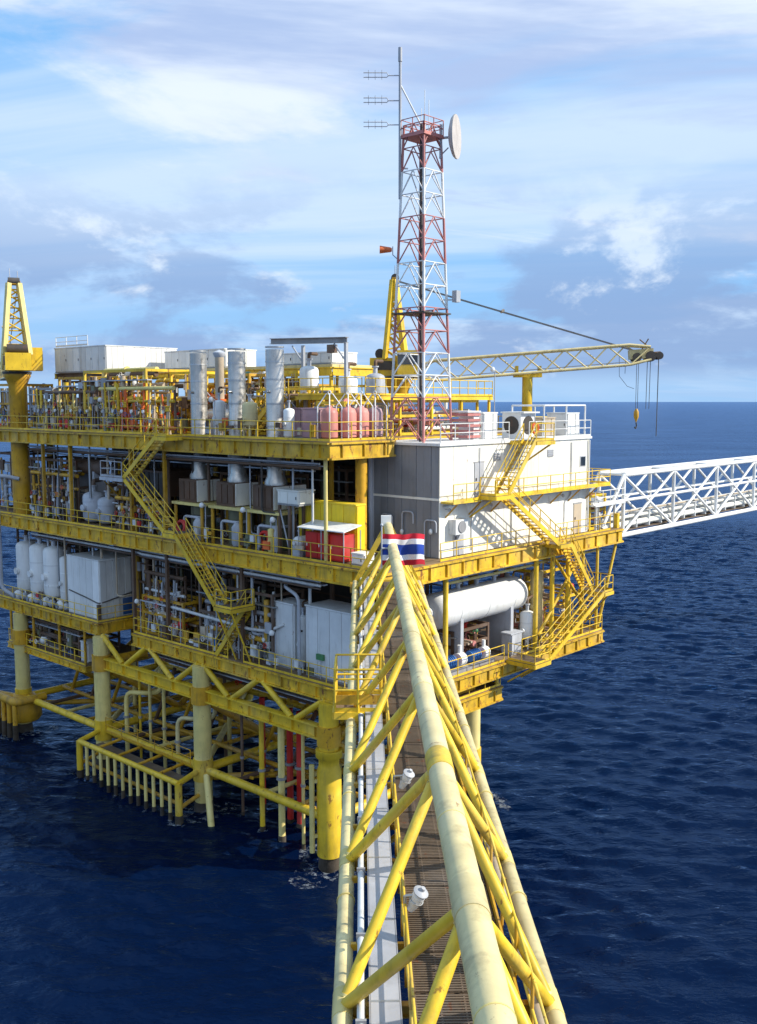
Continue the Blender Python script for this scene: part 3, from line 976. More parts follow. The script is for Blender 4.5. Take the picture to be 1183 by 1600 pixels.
# dish turned to the right, almost edge on
dn = Vector((math.sin(R(107) + R(0)), math.cos(R(107)), 0))
dn = Matrix.Rotation(-PF.rz, 3, 'Z') @ dn
dc = Vector((8.75, 2.3, 43.85))
ds = tw.part('dish', MB().lathe(dc, [(0.10, -0.28), (0.7, -0.16), (1.15, 0.0), (1.28, 0.12), (1.28, 0.22), (0.02, 0.30)], 28, dn), 'dish')
tw.part('dish_mount', MB().tube(dc - dn * 0.2, dc - dn * 0.95, 0.08, 8).tube((8.3, 2.9, 42.6), (8.3, 2.9, 44.6), 0.09, 8).tube(dc - dn * 0.3 + Vector((0, 0, -0.6)), (8.3, 2.9, 42.8), 0.04, 8), 'lgrey', ds)
tw.part('relay_box', MB().span((8.75, 1.95, 34.05), (9.15, 2.3, 34.75)).tube((8.5, 2.8, 34.2), (8.95, 2.1, 34.2), 0.04, 8), 'lgrey')
ws = Thing('windsock', 'small orange windsock on an arm beside the lattice tower', 'windsock', (6.2, 5.05, 37.0))
ws.part('arm', MB().path([tpos(3, 36.6), (6.3, 5.0, 36.9), (6.3, 5.0, 37.4)], 0.03, 8), 'lgrey')
ws.part('sock', MB().lathe((6.27, 5.04, 37.2), [(0.10, 0.0), (0.15, 0.1), (0.19, 0.4), (0.24, 0.75)], 12, (-0.675, 0.737, 0.02)), 'orange')


# ------------------------------------------------------------------ pedestal cranes
def crane(label, base, top, house_z, mast_top, boom_tip, ang, r=0.72, rest=None):
    """base = pedestal foot, house sits on the slewing ring at house_z; ang = boom heading in the platform frame."""
    t = Thing('pedestal_crane', label, 'crane', base)
    x, y, z = base
    pd = t.part('pedestal', MB().lathe((x, y, 0), [(r, z), (r, house_z - 1.1), (r * 1.25, house_z - 0.6), (r * 1.45, house_z - 0.35), (r * 1.45, house_z - 0.15)], 22), 'yellow2')
    t.part('slew_ring', MB().tube((x, y, house_z - 0.15), (x, y, house_z + 0.05), r * 1.55, 22), 'dark', pd)
    d = Vector((math.cos(ang), math.sin(ang), 0))
    sd = Vector((-d.y, d.x, 0))
    c = Vector((x, y, house_z))
    hs = t.part('machinery_house', MB().box(c - d * 0.9 + Vector((0, 0, 0.8)), (2.8, 2.0, 1.4), ang), 'yellow')
    for k in (-1, 1):
        t.part('house_vent', MB().box(c - d * 1.0 + sd * 1.02 * k + Vector((0, 0, 0.9)), (1.4, 0.05, 0.7), ang), 'dark', hs)
    t.part('winch', MB().tube(c - d * 1.5 - sd * 0.8 + Vector((0, 0, 1.85)), c - d * 1.5 + sd * 0.8 + Vector((0, 0, 1.85)), 0.38, 14), 'dark', hs)
    cb = t.part('cab', MB().box(c + d * 0.7 - sd * 1.5 + Vector((0, 0, 1.1)), (1.7, 1.1, 1.9), ang), 'yellow')
    t.part('cab_window', MB().box(c + d * 0.75 - sd * 1.5 + Vector((0, 0, 1.35)), (1.75, 1.14, 0.8), ang), 'glass', cb)
    hd = c + d * 1.2 + Vector((0, 0, 0.4))
    apex = Vector((x, y, mast_top)) - d * 0.3
    for k in (-1, 1):
        t.part('mast_leg', MB().beam(c + d * 0.7 + sd * k * 1.05 + Vector((0, 0, 0.2)), apex + sd * k * 0.4, 0.34, 0.40), 'yellow' if x > 5 else 'cream2')
        t.part('mast_leg', MB().beam(c - d * 1.1 + sd * k * 1.0 + Vector((0, 0, 1.4)), apex + sd * k * 0.4 - d * 0.2, 0.32, 0.36), 'yellow' if x > 5 else 'cream2')
    prevq = None
    for q in (0.12, 0.3, 0.46, 0.6, 0.72, 0.84, 0.93):
        a = (c + d * 0.7 + Vector((0, 0, 0.2))).lerp(apex, q)
        w = 1.02 + (0.4 - 1.02) * q
        b = (c - d * 1.1 + Vector((0, 0, 1.4))).lerp(apex, q)
        t.part('mast_rung', MB().tube(a + sd * w, a - sd * w, 0.06, 8).tube(a + sd * w, b + sd * w, 0.06, 8).tube(a - sd * w, b - sd * w, 0.06, 8), 'yellow')
        if prevq:
            t.part('mast_lacing', MB().tube(prevq[0] + sd * prevq[2], a - sd * w, 0.065, 8).tube(prevq[1] - sd * prevq[2], b + sd * w, 0.065, 8), 'yellow')
            t.part('mast_lacing', MB().tube(prevq[0] + sd * prevq[2], b + sd * w, 0.065, 8).tube(prevq[1] - sd * prevq[2], a - sd * w, 0.065, 8), 'yellow')
        prevq = (a, b, w)
    sh = t.part('sheave', MB().tube(apex - sd * 0.45 + Vector((0, 0, 0.15)), apex + sd * 0.45 + Vector((0, 0, 0.15)), 0.32, 14), 'dark')
    t.part('sheave_frame', MB().box(apex + Vector((0, 0, 0.05)), (0.5, 1.0, 0.28), ang), 'yellow2', sh)
    t.tube('aerial', apex + sd * 0.3, apex + sd * 0.3 + Vector((0, 0, 1.2)), 0.03, 'lgrey')
    t.tube('aerial', apex - sd * 0.3, apex - sd * 0.3 + Vector((0, 0, 1.0)), 0.03, 'lgrey')
    tip = Vector(boom_tip)
    bd = (tip - hd).normalized()
    up = sd.cross(bd)
    if up.z < 0:
        up = -up
    L = (tip - hd).length
    n = max(6, int(L / 1.6))

    def sec(q):
        w = 0.68 * min(1, 0.45 + q * 9, 0.65 + (1 - q) * 5)
        h = 0.78 * min(1, 0.45 + q * 9, 0.65 + (1 - q) * 5)
        p = hd + bd * L * q
        return [p + sd * a * w + up * b * h for a, b in ((-1, -1), (1, -1), (1, 1), (-1, 1))]

    S = [sec(i / n) for i in range(n + 1)]
    for k in range(4):
        t.part('boom_chord', MB().path([s_[k] for s_ in S], 0.11, 8), 'cream')
    for i in range(n):
        for k in range(4):
            k2 = (k + 1) % 4
            a, b = (S[i][k], S[i + 1][k2]) if i % 2 else (S[i][k2], S[i + 1][k])
            t.part('boom_lacing', MB().tube(a, b, 0.06, 8), 'cream' if k % 2 else 'tan')
    t.part('boom_walkway', MB().beam(hd + bd * L * 0.08 - up * 0.55, hd + bd * L * 0.93 - up * 0.55, 0.6, 0.05), 'tan')
    hdn = t.part('boom_head', MB().beam(tip - bd * 1.6, tip + bd * 0.25, 0.8, 0.75), 'cream')
    for q, rr in ((0.0, 0.42), (-1.1, 0.36), (0.7, 0.30)):
        pc = tip + bd * q - up * 0.25
        t.part('head_sheave', MB().tube(pc - sd * 0.5, pc + sd * 0.5, rr, 14), 'dark', hdn)
    t.part('head_guard', MB().tube(tip + up * 0.3 - bd * 0.6, tip + up * 1.15, 0.05, 8).tube(tip + up * 0.3 + bd * 0.2, tip + up * 1.15 - bd * 0.7, 0.05, 8).tube(tip + bd * 0.2, tip + bd * 0.9, 0.1, 8), 'brown', hdn)
    rp = MB()
    for k in (-0.3, 0.3):
        rp.tube(apex + sd * k, tip - bd * 1.3 + up * 0.35 + sd * k, 0.036, 6)
    t.part('pendant_rope', rp, 'rope')
    eq = apex.lerp(tip, 0.42)
    t.part('pendant_spreader', MB().tube(eq - sd * 0.6, eq + sd * 0.6, 0.12, 8), 'tan')
    return t, tip, bd, sd, up


cr, tip, bd, sd, up = crane('yellow pedestal crane with a long boom resting level behind the lattice tower', (20.05, 16.6, ZU), 0, 29.9, 37.5, (33.6, 1.9, 31.8), math.atan2(1.9 - 16.6, 33.6 - 20.05), 0.8)
for q, z1, rr, nm in ((-0.15, 27.4, 0.025, 'fall'), (0.1, 27.4, 0.025, 'fall'), (0.75, 25.2, 0.035, 'whip_line'), (-1.9, 30.2, 0.02, 'fall')):
    p = tip + bd * q
    cr.tube(nm, p - up * 0.3, (p.x, p.y, z1), rr, 'rope')
p = tip - bd * 0.9
hk = cr.part('hook_block', MB().lathe((p.x, p.y, 26.6), [(0.02, -0.3), (0.10, -0.1), (0.2, 0.15), (0.2, 0.55), (0.08, 0.8)], 12), 'yellow2')
cr.part('falls', MB().tube((p.x - 0.15, p.y, 27.4), (p.x - 0.15, p.y, 31.3), 0.022, 6).tube((p.x + 0.15, p.y, 27.4), (p.x + 0.15, p.y, 31.3), 0.022, 6), 'rope', hk)
cr.part('hook', MB().path([(p.x, p.y, 26.3), (p.x + 0.1, p.y, 26.0), (p.x - 0.05, p.y, 25.8), (p.x - 0.2, p.y, 25.95)], 0.05, 8, 0.08), 'dark', hk)
p = tip - bd * 2.4
cr.part('slack_rope', MB().path([p, (p.x + 0.1, p.y, 30.0), (p.x + 0.5, p.y - 0.5, 29.2), (p.x + 0.9, p.y - 0.9, 29.0)], 0.02, 6), 'rope')

br = Thing('boom_rest', 'yellow post with a saddle holding up the crane boom', 'boom rest', (27.0, 9.0, ZM))
br.part('post', MB().tube((27.0, 9.0, ZM - 0.5), (27.0, 9.0, 29.9), 0.42, 16), 'yellow')
br.part('saddle', MB().box((27.0, 9.0, 30.1), (2.2, 0.8, 0.4), -0.82).box((26.4, 9.65, 30.5), (0.2, 0.8, 0.6), -0.82).box((27.7, 8.35, 30.5), (0.2, 0.8, 0.6), -0.82), 'yellow')
br.part('bracket', MB().beam((26.4, 9, ZU - 0.6), (27, 9, ZU - 0.6), 0.3, 0.5).beam((26.4, 9, ZM - 0.6), (27, 9, ZM - 0.6), 0.3, 0.5), 'yellow2')

crane('yellow pedestal crane on a thick column at the far left edge of the decks', (1.0, 42.0, ZM), 0, 30.4, 37.6, (12.0, 66.0, 31.0), math.atan2(24.0, 11.0), 0.74)

# ------------------------------------------------------------------ the foreground bridge (triangular truss), bridge axes: y along, x to the right
fb = Thing('truss_bridge', 'cream and yellow triangular tube bridge running from below the viewer to the platform corner', 'bridge', (1.4, 25, 18.2), BF)
BL, BR_, BT, ZB, ZT = -0.32, 3.08, 1.44, 18.2, 21.3
YA, YE = -4.0, 53.2
fb.part('bottom_chord', MB().tube((BL, YA, ZB), (BL, YE, ZB), 0.16, 16), 'cream')
fb.part('bottom_chord', MB().tube((BR_, YA, ZB), (BR_, YE, ZB), 0.16, 16), 'cream')
tch = fb.part('top_chord', MB().tube((BT, YA, ZT), (BT, YE, ZT), 0.235, 24), 'cream')
tn = [17.7 + 5.1 * k for k in range(-4, 8)]
ln = [15.15 + 5.1 * k for k in range(-3, 8)]
for y in tn:
    if YA < y < YE:
        cn = fb.part('chord_can', MB().tube((BT, y - 0.42, ZT), (BT, y + 0.42, ZT), 0.247, 24), 'bridgeyellow' if abs(y - 17.7) < 1 else 'cream', tch)
        for (a, b) in ((y - 2.55, -1), (y + 2.55, 1)):
            if YA < a < YE:
                for xx in (BL, BR_):
                    d = Vector((xx - BT, a - y, ZB - ZT)).normalized()
                    fb.part('diagonal', MB().tube(Vector((BT, y, ZT)) + d * 0.15, Vector((xx, a, ZB)), 0.105, 12), 'bridgeyellow')
                    for q in (0.26, (Vector((xx, a, ZB)) - Vector((BT, y, ZT))).length - 0.19):
                        fb.part('weld_collar', MB().tube(Vector((BT, y, ZT)) + d * q, Vector((BT, y, ZT)) + d * (q + 0.05), 0.118, 12), 'cream2')
y = YA + 1.3
while y < YE:
    fb.tube('weld_seam', (BT, y - 0.012, ZT), (BT, y + 0.012, ZT), 0.242, 'cream2', tch, n=24)
    y += 2.55
for xx in (BL, BR_):
    y = YA + 2.2
    while y < YE:
        fb.tube('flange_joint', (xx, y - 0.02, ZB), (xx, y + 0.02, ZB), 0.185, 'cream2', n=16)
        y += 5.1
for y in ln:
    if YA < y < YE:
        for xx in (BL, BR_):
            fb.tube('node_can', (xx, y - 0.35, ZB), (xx, y + 0.35, ZB), 0.17, 'cream2', n=16)
        fb.part('cross_beam', MB().ibeam((BL, y, ZB - 0.05), (BR_, y, ZB - 0.05), 0.14, 0.22), 'yellow2')
        fb.part('plan_brace', MB().tube((BL, y, ZB - 0.18), (BR_, min(YE, y + 5.1), ZB - 0.18), 0.07, 8), 'yellow2')
# walkway of grating panels between kick plates
y, i = YA + 0.1, 0
while y < YE - 1.0:
    w = 1.14
    key = 'gp'

    def gp():
        mb = MB()
        for q in range(16):
            mb.box((0, -w / 2 + 0.035 + q * w / 16, 0), (1.62, 0.034, 0.045))
        for q in (-0.8, -0.4, 0.0, 0.4, 0.8):
            mb.box((q, 0, -0.005), (0.03, w, 0.04))
        return mb
    fb.shared('grating_panel', key, gp, 'grating', (1.66, y + w / 2, ZB + 0.14 + 0.006 * (i % 3)))
    y += 1.2
    i += 1
fb.part('floor_plate', MB().span((0.80, YA, ZB + 0.04), (2.52, YE, ZB + 0.075)), 'grating')
for x in (0.80, 2.52):
    fb.part('kick_plate', MB().span((x - 0.02, YA, ZB + 0.05), (x + 0.02, YE, ZB + 0.30)), 'yellow2')
for x in (0.74, 2.58):
    hr = MB()
    for z in (0.62, 1.15):
        hr.tube((x, YA, ZB + z), (x, YE, ZB + z), 0.026, 10)
    h_ = fb.part('handrail', hr, 'yellow')
    y = YA + 0.5
    while y < YE:
        fb.tube('stanchion', (x, y, ZB), (x, y, ZB + 1.15), 0.03, 'yellow2', h_)
        y += 1.6
# service trays and pipes beside the walkway
tr = fb.part('cable_tray', MB().span((0.13, YA, ZB + 0.20), (0.60, YE, ZB + 0.24)).span((0.11, YA, ZB + 0.18), (0.13, YE, ZB + 0.33)).span((0.60, YA, ZB + 0.18), (0.62, YE, ZB + 0.33)), 'tray')
fb.part('tray_cover', MB().span((0.135, YA, ZB + 0.30), (0.595, YE, ZB + 0.325)), 'tray', tr)
fb.part('service_pipe', MB().tube((-0.02, YA, ZB + 0.24), (-0.02, YE, ZB + 0.24), 0.065, 12), 'offwhite')
fb.part('service_pipe', MB().tube((2.78, YA, ZB + 0.2), (2.78, YE, ZB + 0.2), 0.11, 12), 'tan')
y = YA + 0.8
while y < YE:
    fb.box('pipe_support', (0.30, y, ZB + 0.10), (1.0, 0.08, 0.12), 'yellow2')
    fb.box('pipe_clamp', (-0.02, y, ZB + 0.26), (0.17, 0.06, 0.17), 'mgrey')
    fb.box('tray_joint', (0.365, y + 0.5, ZB + 0.327), (0.47, 0.05, 0.012), 'steel')
    fb.box('pipe_support', (2.78, y, ZB + 0.05), (0.45, 0.08, 0.1), 'yellow2')
    y += 2.5
# portal frame where the bridge lands
pt = fb.part('portal', MB().beam((BL, YE, ZB), (BT, YE, ZT + 0.15), 0.22, 0.28).beam((BR_, YE, ZB), (BT, YE, ZT + 0.15), 0.22, 0.28).beam((BL, YE, ZB), (BR_, YE, ZB), 0.3, 0.34), 'yellow')
fb.part('portal_cap', MB().box((BT - 0.1, YE - 0.1, ZT + 0.3), (0.55, 0.3, 0.55)), 'white', pt)
fb.part('bearing', MB().span((BL - 0.3, YE - 0.5, ZB - 0.45), (BL + 0.3, YE + 1.2, ZB - 0.17)).span((BR_ - 0.3, YE - 0.5, ZB - 0.45), (BR_ + 0.3, YE + 3.5, ZB - 0.17)), 'yellow2')

# bulkhead lamps on the bridge
for (y, z, dx, lab) in ((16.3, 19.5, 0.20, 'white floodlight low on the walkway rail, nearest the viewer'), (21.8, 19.5, 0.26, 'white floodlight on the walkway rail below the yellow collar')):
    x = 0.78 + dx
    f = Thing('floodlight', lab, 'lamp', (x, y, z), BF, 'lamps on the bridge walkway')
    f.part('bracket', MB().tube((0.74, y, ZB + 1.1), (0.74, y, z), 0.028, 8).tube((0.74, y, z), (x, y, z + 0.02), 0.03, 8), 'steel')
    ax = (0.45, -0.35, 1)
    hd = f.part('housing', MB().lathe((x, y, z), [(0.03, -0.36), (0.06, -0.35), (0.09, -0.22), (0.115, -0.03), (0.12, 0.03), (0.09, 0.07)], 18, ax), 'white')
    f.part('cap', MB().lathe((x, y, z), [(0.08, 0.07), (0.135, 0.075), (0.14, 0.10), (0.10, 0.13), (0.05, 0.145), (0.04, 0.2)], 18, ax), 'lgrey', hd)
    f.part('guard', MB().ring(Vector((x, y, z)) - Vector(ax).normalized() * 0.1, 0.125, 0.012, ax, 18), 'steel', hd)


# ------------------------------------------------------------------ flag by the end of the bridge
fl = Thing('flag', 'flag striped red, white, blue, white and red flying above the bridge end', 'flag', (1.0, 45.0, 20.5), BF)
fl.part('staff', MB().tube((0.93, 45.0, 20.0), (0.93, 45.0, 22.35), 0.035, 10).tube((0.93, 45.0, 21.3), (1.4, 45.0, 21.3), 0.04, 8).sphere((0.93, 45, 22.38), 0.07), 'lgrey')
NX = 30


def wave(u, v):
    a = 0.22 * math.sin(u * 8.5 + 1.3 * v) * (0.2 + u) + 0.07 * math.sin(u * 19 - 2.2 * v) + 0.05 * math.sin(v * 7 + u * 4)
    return Vector((0.96 + 2.02 * u - 0.06 * math.sin(v * 3.1) * u, 45.0 + 0.9 * u - a, 20.50 + 1.45 * v - 0.16 * u * u + 0.075 * math.sin(u * 8.2 + 0.9 * v + 0.4) * (0.2 + u)))


for (v0, v1, m) in ((0, 1 / 6, 'flagred'), (1 / 6, 2 / 6, 'flagwhite'), (2 / 6, 4 / 6, 'flagblue'), (4 / 6, 5 / 6, 'flagwhite'), (5 / 6, 1, 'flagred')):
    vs, fs = [], []
    for i in range(NX + 1):
        for j in range(4):
            p = wave(i / NX, v0 + (v1 - v0) * j / 3)
            vs += [p, p + Vector((0, 0.006, 0))]
    for i in range(NX):
        for j in range(3):
            a, b = (i * 4 + j) * 2, ((i + 1) * 4 + j) * 2
            fs.append((a, b, b + 2, a + 2))
            fs.append((a + 1, a + 3, b + 3, b + 1))
    fl.part('stripe', MB().add(vs, fs), m, label=m[4:] + ' stripe')

# ------------------------------------------------------------------ the white box-truss bridge leaving to the right
wb = Thing('truss_bridge', 'white box truss bridge with pipes leading off to the right over the sea', 'bridge', (40, 2, 17.8))
BX = [27.5 + 8.25 * k for k in range(9)]
zb, zt, ya, yb = 17.9, 22.5, 0.5, 2.6
for yy in (ya, yb):
    wb.part('top_chord', MB().tube((BX[0], yy, zt), (BX[-1], yy, zt), 0.18, 14), 'white')
    wb.part('bottom_chord', MB().tube((25.2, yy, zb), (BX[-1] + 2, yy, zb), 0.19, 14), 'white')
    wb.part('side_rail', MB().tube((22.95, yy, 20.55), (BX[-1], yy, 20.55), 0.12, 10), 'white')
    wb.part('end_diagonal', MB().tube((BX[0], yy, zt), (24.4, yy, zb + 0.8), 0.14, 12), 'white')
    for i, x in enumerate(BX):
        wb.tube('vertical', (x, yy, zb), (x, yy, zt), 0.14, 'white', n=12)
        if i < len(BX) - 1:
            xm, zm_ = x + 4.1, (zb + zt) / 2 - 0.2
            wb.tube('diagonal', (x, yy, zt - 0.1), (x + 8.25, yy, zb + 0.1), 0.115, 'white', n=12)
            wb.tube('diagonal', (x + 8.25, yy, zt - 0.1), (x, yy, zb + 0.1), 0.115, 'white', n=12)
for i, x in enumerate(BX):
    wb.tube('top_strut', (x, ya, zt), (x, yb, zt), 0.10, 'white')
    wb.tube('bottom_strut', (x, ya, zb), (x, yb, zb), 0.12, 'white')
    if i < len(BX) - 1:
        wb.tube('top_lacing', (x, ya if i % 2 else yb, zt), (x + 8.25, yb if i % 2 else ya, zt), 0.08, 'white')
wb.part('deck_plate', MB().span((25.0, ya + 0.3, zb + 0.22), (BX[-1] + 2, yb - 0.3, zb + 0.28)), 'grating')
for yy, z, r, m in ((0.95, 0.45, 0.22, 'ivory'), (1.35, 0.40, 0.14, 'tan'), (2.2, 0.5, 0.18, 'offwhite'), (2.2, 1.1, 0.14, 'offwhite'), (0.9, 1.0, 0.13, 'ivory'), (0.92, 1.4, 0.07, 'tan')):
    wb.part('pipe', MB().tube((24.6, yy, zb + 0.28 + z), (BX[-1] + 1, yy, zb + 0.28 + z), r, 12), m)
for yy in (1.5, 2.0):
    wb.railing([(25.0, yy, zb + 0.28), (BX[-1] + 1, yy, zb + 0.28)], 'white', 1.15, 2.06)
for i in range(30):
    wb.box('pipe_bracket', (26 + i * 2.06, 1.05, zb + 0.95), (0.10, 0.7, 1.2), 'offwhite')
wb.railing([(23.2, ya - 0.1, ZM + 1.9), (BX[0], ya - 0.1, ZM + 1.9)], 'white', 1.0, 1.2)
wb.part('landing_deck', MB().span((23.1, ya - 0.2, ZM + 1.78), (BX[0], yb, ZM + 1.9)).tube((23.5, ya, ZM), (23.5, ya, ZM + 1.8), 0.1).tube((26.2, ya, ZM), (26.2, ya, ZM + 1.8), 0.1).tube((23.5, yb, ZM), (23.5, yb, ZM + 1.8), 0.1), 'offwhite')
# far pier that carries the other end
pr = Thing('bridge_pier', 'yellow tripod pier far out carrying the white bridge', 'pier', (BX[-1], 2, 0))
for a, b in (((BX[-1] - 4, -3, -5), (BX[-1], 1, zb - 0.3)), ((BX[-1] + 5, -2, -5), (BX[-1] + 1, 1.2, zb - 0.3)), ((BX[-1], 9, -5), (BX[-1], 3, zb - 0.3))):
    pr.part('leg', MB().tube(a, b, 0.6, 16), 'yellow')
pr.part('cap', MB().span((BX[-1] - 1.5, -0.5, zb - 0.6), (BX[-1] + 2.5, 4.6, zb - 0.25)), 'yellow')

# ------------------------------------------------------------------ boat landing with vertical fender tubes
bl = Thing('boat_landing', 'yellow boat landing with a row of hanging fender tubes at the waterline', 'boat landing', (-2, 22, 0))
bl.part('fender_beam', MB().tube((-2.5, 16.0, 2.95), (-2.5, 28.2, 2.95), 0.19, 14), 'yellow')
bl.part('fender_beam', MB().tube((-2.1, 16.2, 1.3), (-2.1, 28.0, 1.3), 0.13, 12), 'yellow2')
for i in range(13):
    y = 16.95 + i * 0.93
    f = bl.tube('fender', (-2.52, y, -1.0), (-2.52, y, 2.85), 0.125, 'cream2')
    bl.part('wet_end', MB().tube((-2.52, y, -1.1), (-2.52, y, 0.75 + 0.15 * math.sin(i * 2.1)), 0.145, 10), 'growth', f)
for y in (16.0, 28.2):
    f = bl.part('corner_fender', MB().tube((-2.5, y, -1.0), (-2.5, y, 3.0), 0.24, 14), 'yellow')
    bl.part('wet_end', MB().tube((-2.5, y, -1.1), (-2.5, y, 0.8), 0.27, 14), 'growth', f)
    bl.part('outrigger', MB().tube((-2.5, y, 2.95), (0, y + 0.6, 3.2), 0.19, 14), 'yellow')
    bl.part('outrigger', MB().tube((-2.3, y, 1.3), (0, y + 0.6, 1.5), 0.14, 14), 'yellow2')
bl.part('grating', MB().span((-2.2, 17.0, 2.55), (-0.9, 27.6, 2.62)), 'grating')
for y in (18.5, 21, 23.5, 26):
    bl.tube('cross_tube', (-2.5, y, 2.9), (0, y, 3.1), 0.11, 'yellow2')
bl.part('strut', MB().tube((-0.2, 16.0, 2.9), (-1.6, 13.6, -0.8), 0.22, 14), 'cream2')
bl.railing([(-0.6, 17.2, 3.35), (-0.6, 27.6, 3.35)], 'yellow2', 1.1, 2.0)

bl = Thing('boat_landing', 'small fender frame round the farthest left jacket leg', 'boat landing', (-1, 43, 0))
bl.part('fender_beam', MB().path([(0.9, 39.2, 3.4), (-1.6, 39.4, 3.3), (-1.6, 46.5, 3.3)], 0.34, 12, 0.3), 'yellow2')
bl.part('footing', MB().lathe((0, 41.2, 0), [(1.25, 1.2), (1.45, 1.5), (1.45, 2.6), (1.1, 3.2), (0.7, 3.5)], 20), 'yellow2')
for i in range(7):
    y = 40.2 + i * 0.95
    f = bl.tube('fender', (-1.65, y - 0.6, -1), (-1.65, y - 0.6, 3.2), 0.2, 'yellow2')
    bl.part('wet_end', MB().tube((-1.65, y - 0.6, -1.1), (-1.65, y - 0.6, 1.4), 0.23, 10), 'growth', f)
bl.tube('outrigger', (-1.6, 42, 3.2), (0, 41.2, 3.2), 0.25, 'yellow2')
bl.tube('outrigger', (-1.6, 46.4, 3.1), (0, 41.4, 3.0), 0.25, 'yellow2')

# risers and conductors dropping to the sea
RISERS = [
    ('cream riser with a swan neck beside the third jacket leg', (0.9, 27.1), 6.2, 0.17, 'cream2', True),
    ('thin yellow riser right of the swan necked riser', (1.5, 26.2), 8.0, 0.10, 'yellow', False),
    ('slender pale riser, middle of the three thin ones', (1.5, 24.9), 8.0, 0.11, 'cream2', False),
    ('pale thin riser, rightmost of the three thin ones', (1.2, 22.7), 8.0, 0.13, 'cream2', False),
    ('bright cream swan necked riser left of the second jacket leg', (0.2, 19.7), 6.0, 0.15, 'cream', True),
    ('short brown riser just right of the second jacket leg', (1.2, 13.9), 8.0, 0.10, 'brown', False),
    ('dark red conductor pipe behind the yellow riser', (3.0, 13.9), 8.0, 0.20, 'red', False),
    ('yellow riser in front of the red conductors', (0.6, 11.2), 8.0, 0.17, 'yellow', False),
    ('thick cream riser between the red conductors', (0.5, 9.2), 8.0, 0.22, 'cream2', False),
    ('red conductor pipe nearest the corner leg', (2.6, 9.7), 8.0, 0.26, 'red', False),
    ('red conductor pipe, middle of the red ones', (2.6, 10.7), 8.0, 0.22, 'red', False),
    ('slim pale riser close to the corner leg', (0.6, 7.3), 8.0, 0.11, 'cream2', False),
]
for lab, (x, y), zt_, r, m, neck in RISERS:
    t = Thing('riser_pipe', lab, 'pipe', (x, y, -1), PF, 'risers under the platform')
    pts = [(x, y, -3), (x, y, zt_)]
    if neck:
        pts += [(x + 0.3, y - 1.6, zt_ + 0.15), (x + 1.6, y - 2.2, zt_), (x + 1.6, y - 2.2, 8.0)]
    t.part('pipe', MB().path(pts, r, 12, 0.8 if neck else 0), m)
    t.part('wet_end', MB().tube((x, y, -3), (x, y, 0.5), r * 1.15, 12), 'growth')
    t.part('flange', MB().tube((x, y, 4.2), (x, y, 4.36), r * 1.5, 12), 'mgrey')
    t.part('guide', MB().beam((x, y, 3.0), (x + 0.2, y - 0.9, 3.0), 0.12, 0.18), 'yellow2')

# railed access basket on the left side of the bridge
cg = Thing('access_basket', 'yellow railed access basket on the left side of the bridge near the corner', 'basket', (-0.2, 30.4, 18.2), BF)
cg.part('floor', MB().span((-0.82, 29.6, 18.42), (0.62, 31.4, 18.5)), 'grating')
cg.part('floor_frame', MB().beam((-0.85, 29.6, 18.4), (0.65, 29.6, 18.4), 0.1, 0.22).beam((-0.85, 31.4, 18.4), (0.65, 31.4, 18.4), 0.1, 0.22).beam((-0.85, 29.6, 18.4), (-0.85, 31.4, 18.4), 0.1, 0.22), 'yellow')
cg.part('kick_panel', MB().span((-0.80, 29.58, 18.75), (0.60, 29.61, 19.05)).span((-0.84, 29.62, 18.55), (-0.82, 31.38, 19.05)), 'yellow2')
cg.railing([(0.60, 29.6, 18.5), (-0.82, 29.6, 18.5), (-0.82, 31.4, 18.5), (0.60, 31.4, 18.5)], 'yellow', 1.35, 0.72, r=0.035)
cg.part('cage_bar', MB().tube((-0.82, 29.6, 19.55), (0.6, 29.6, 19.55), 0.03, 8).tube((-0.82, 29.6, 19.55), (-0.82, 31.4, 19.55), 0.03, 8), 'yellow')


# ------------------------------------------------------------------ equipment builders
def vessel_v(lab, x, y, z, r, h, m, legs=True, ball=False, group=None, name='pressure_vessel'):
    t = Thing(name, lab, 'vessel', (x, y, z), PF, group)
    zl = 0.6 if legs else 0.05
    p = [(r * 0.08, zl), (r * 0.55, zl + r * 0.10), (r * 0.88, zl + r * 0.26), (r, zl + r * 0.5), (r, h - r * 0.5), (r * 0.88, h - r * 0.26), (r * 0.55, h - r * 0.1), (r * 0.08, h)]
    sh = t.part('shell', MB().lathe((x, y, z), p, 22), m)
    for q in (0.35, 0.68):
        t.part('band', MB().tube((x, y, z + h * q), (x, y, z + h * q + 0.08), r * 1.025, 22), m, sh)
    t.part('nozzle', MB().tube((x, y, z + h - 0.1), (x, y, z + h + 0.45), r * 0.22, 10).tube((x, y, z + h + 0.38), (x, y, z + h + 0.46), r * 0.36, 10), 'lgrey', sh)
    t.part('outlet_pipe', MB().path([(x, y, z + h + 0.4), (x, y, z + h + 0.8), (x + 1.0, y + 0.3, z + h + 0.8)], r * 0.18, 10, 0.3), 'brown')
    t.part('manway', MB().tube((x - r * 0.9, y, z + h * 0.5), (x - r * 1.25, y, z + h * 0.5), r * 0.32, 12), m, sh)
    if legs:
        for a in range(4):
            A = math.pi / 4 + a * math.pi / 2
            t.tube('leg', (x + r * 0.8 * math.cos(A), y + r * 0.8 * math.sin(A), z), (x + r * 0.8 * math.cos(A), y + r * 0.8 * math.sin(A), z + 1.1), 0.07, m)
    if ball:
        b = t.part('bottom_sphere', MB().sphere((x - r * 0.95, y + 0.15, z + 0.42), 0.40), 'white')
        t.part('ball_flange', MB().tube((x - r * 0.95 - 0.42, y + 0.15, z + 0.42), (x - r * 0.95 - 0.34, y + 0.15, z + 0.42), 0.22, 12), 'steel', b)
        t.part('bottom_sphere', MB().sphere((x - r * 0.75, y - 0.55, z + 0.35), 0.33), 'lgrey')
    return t


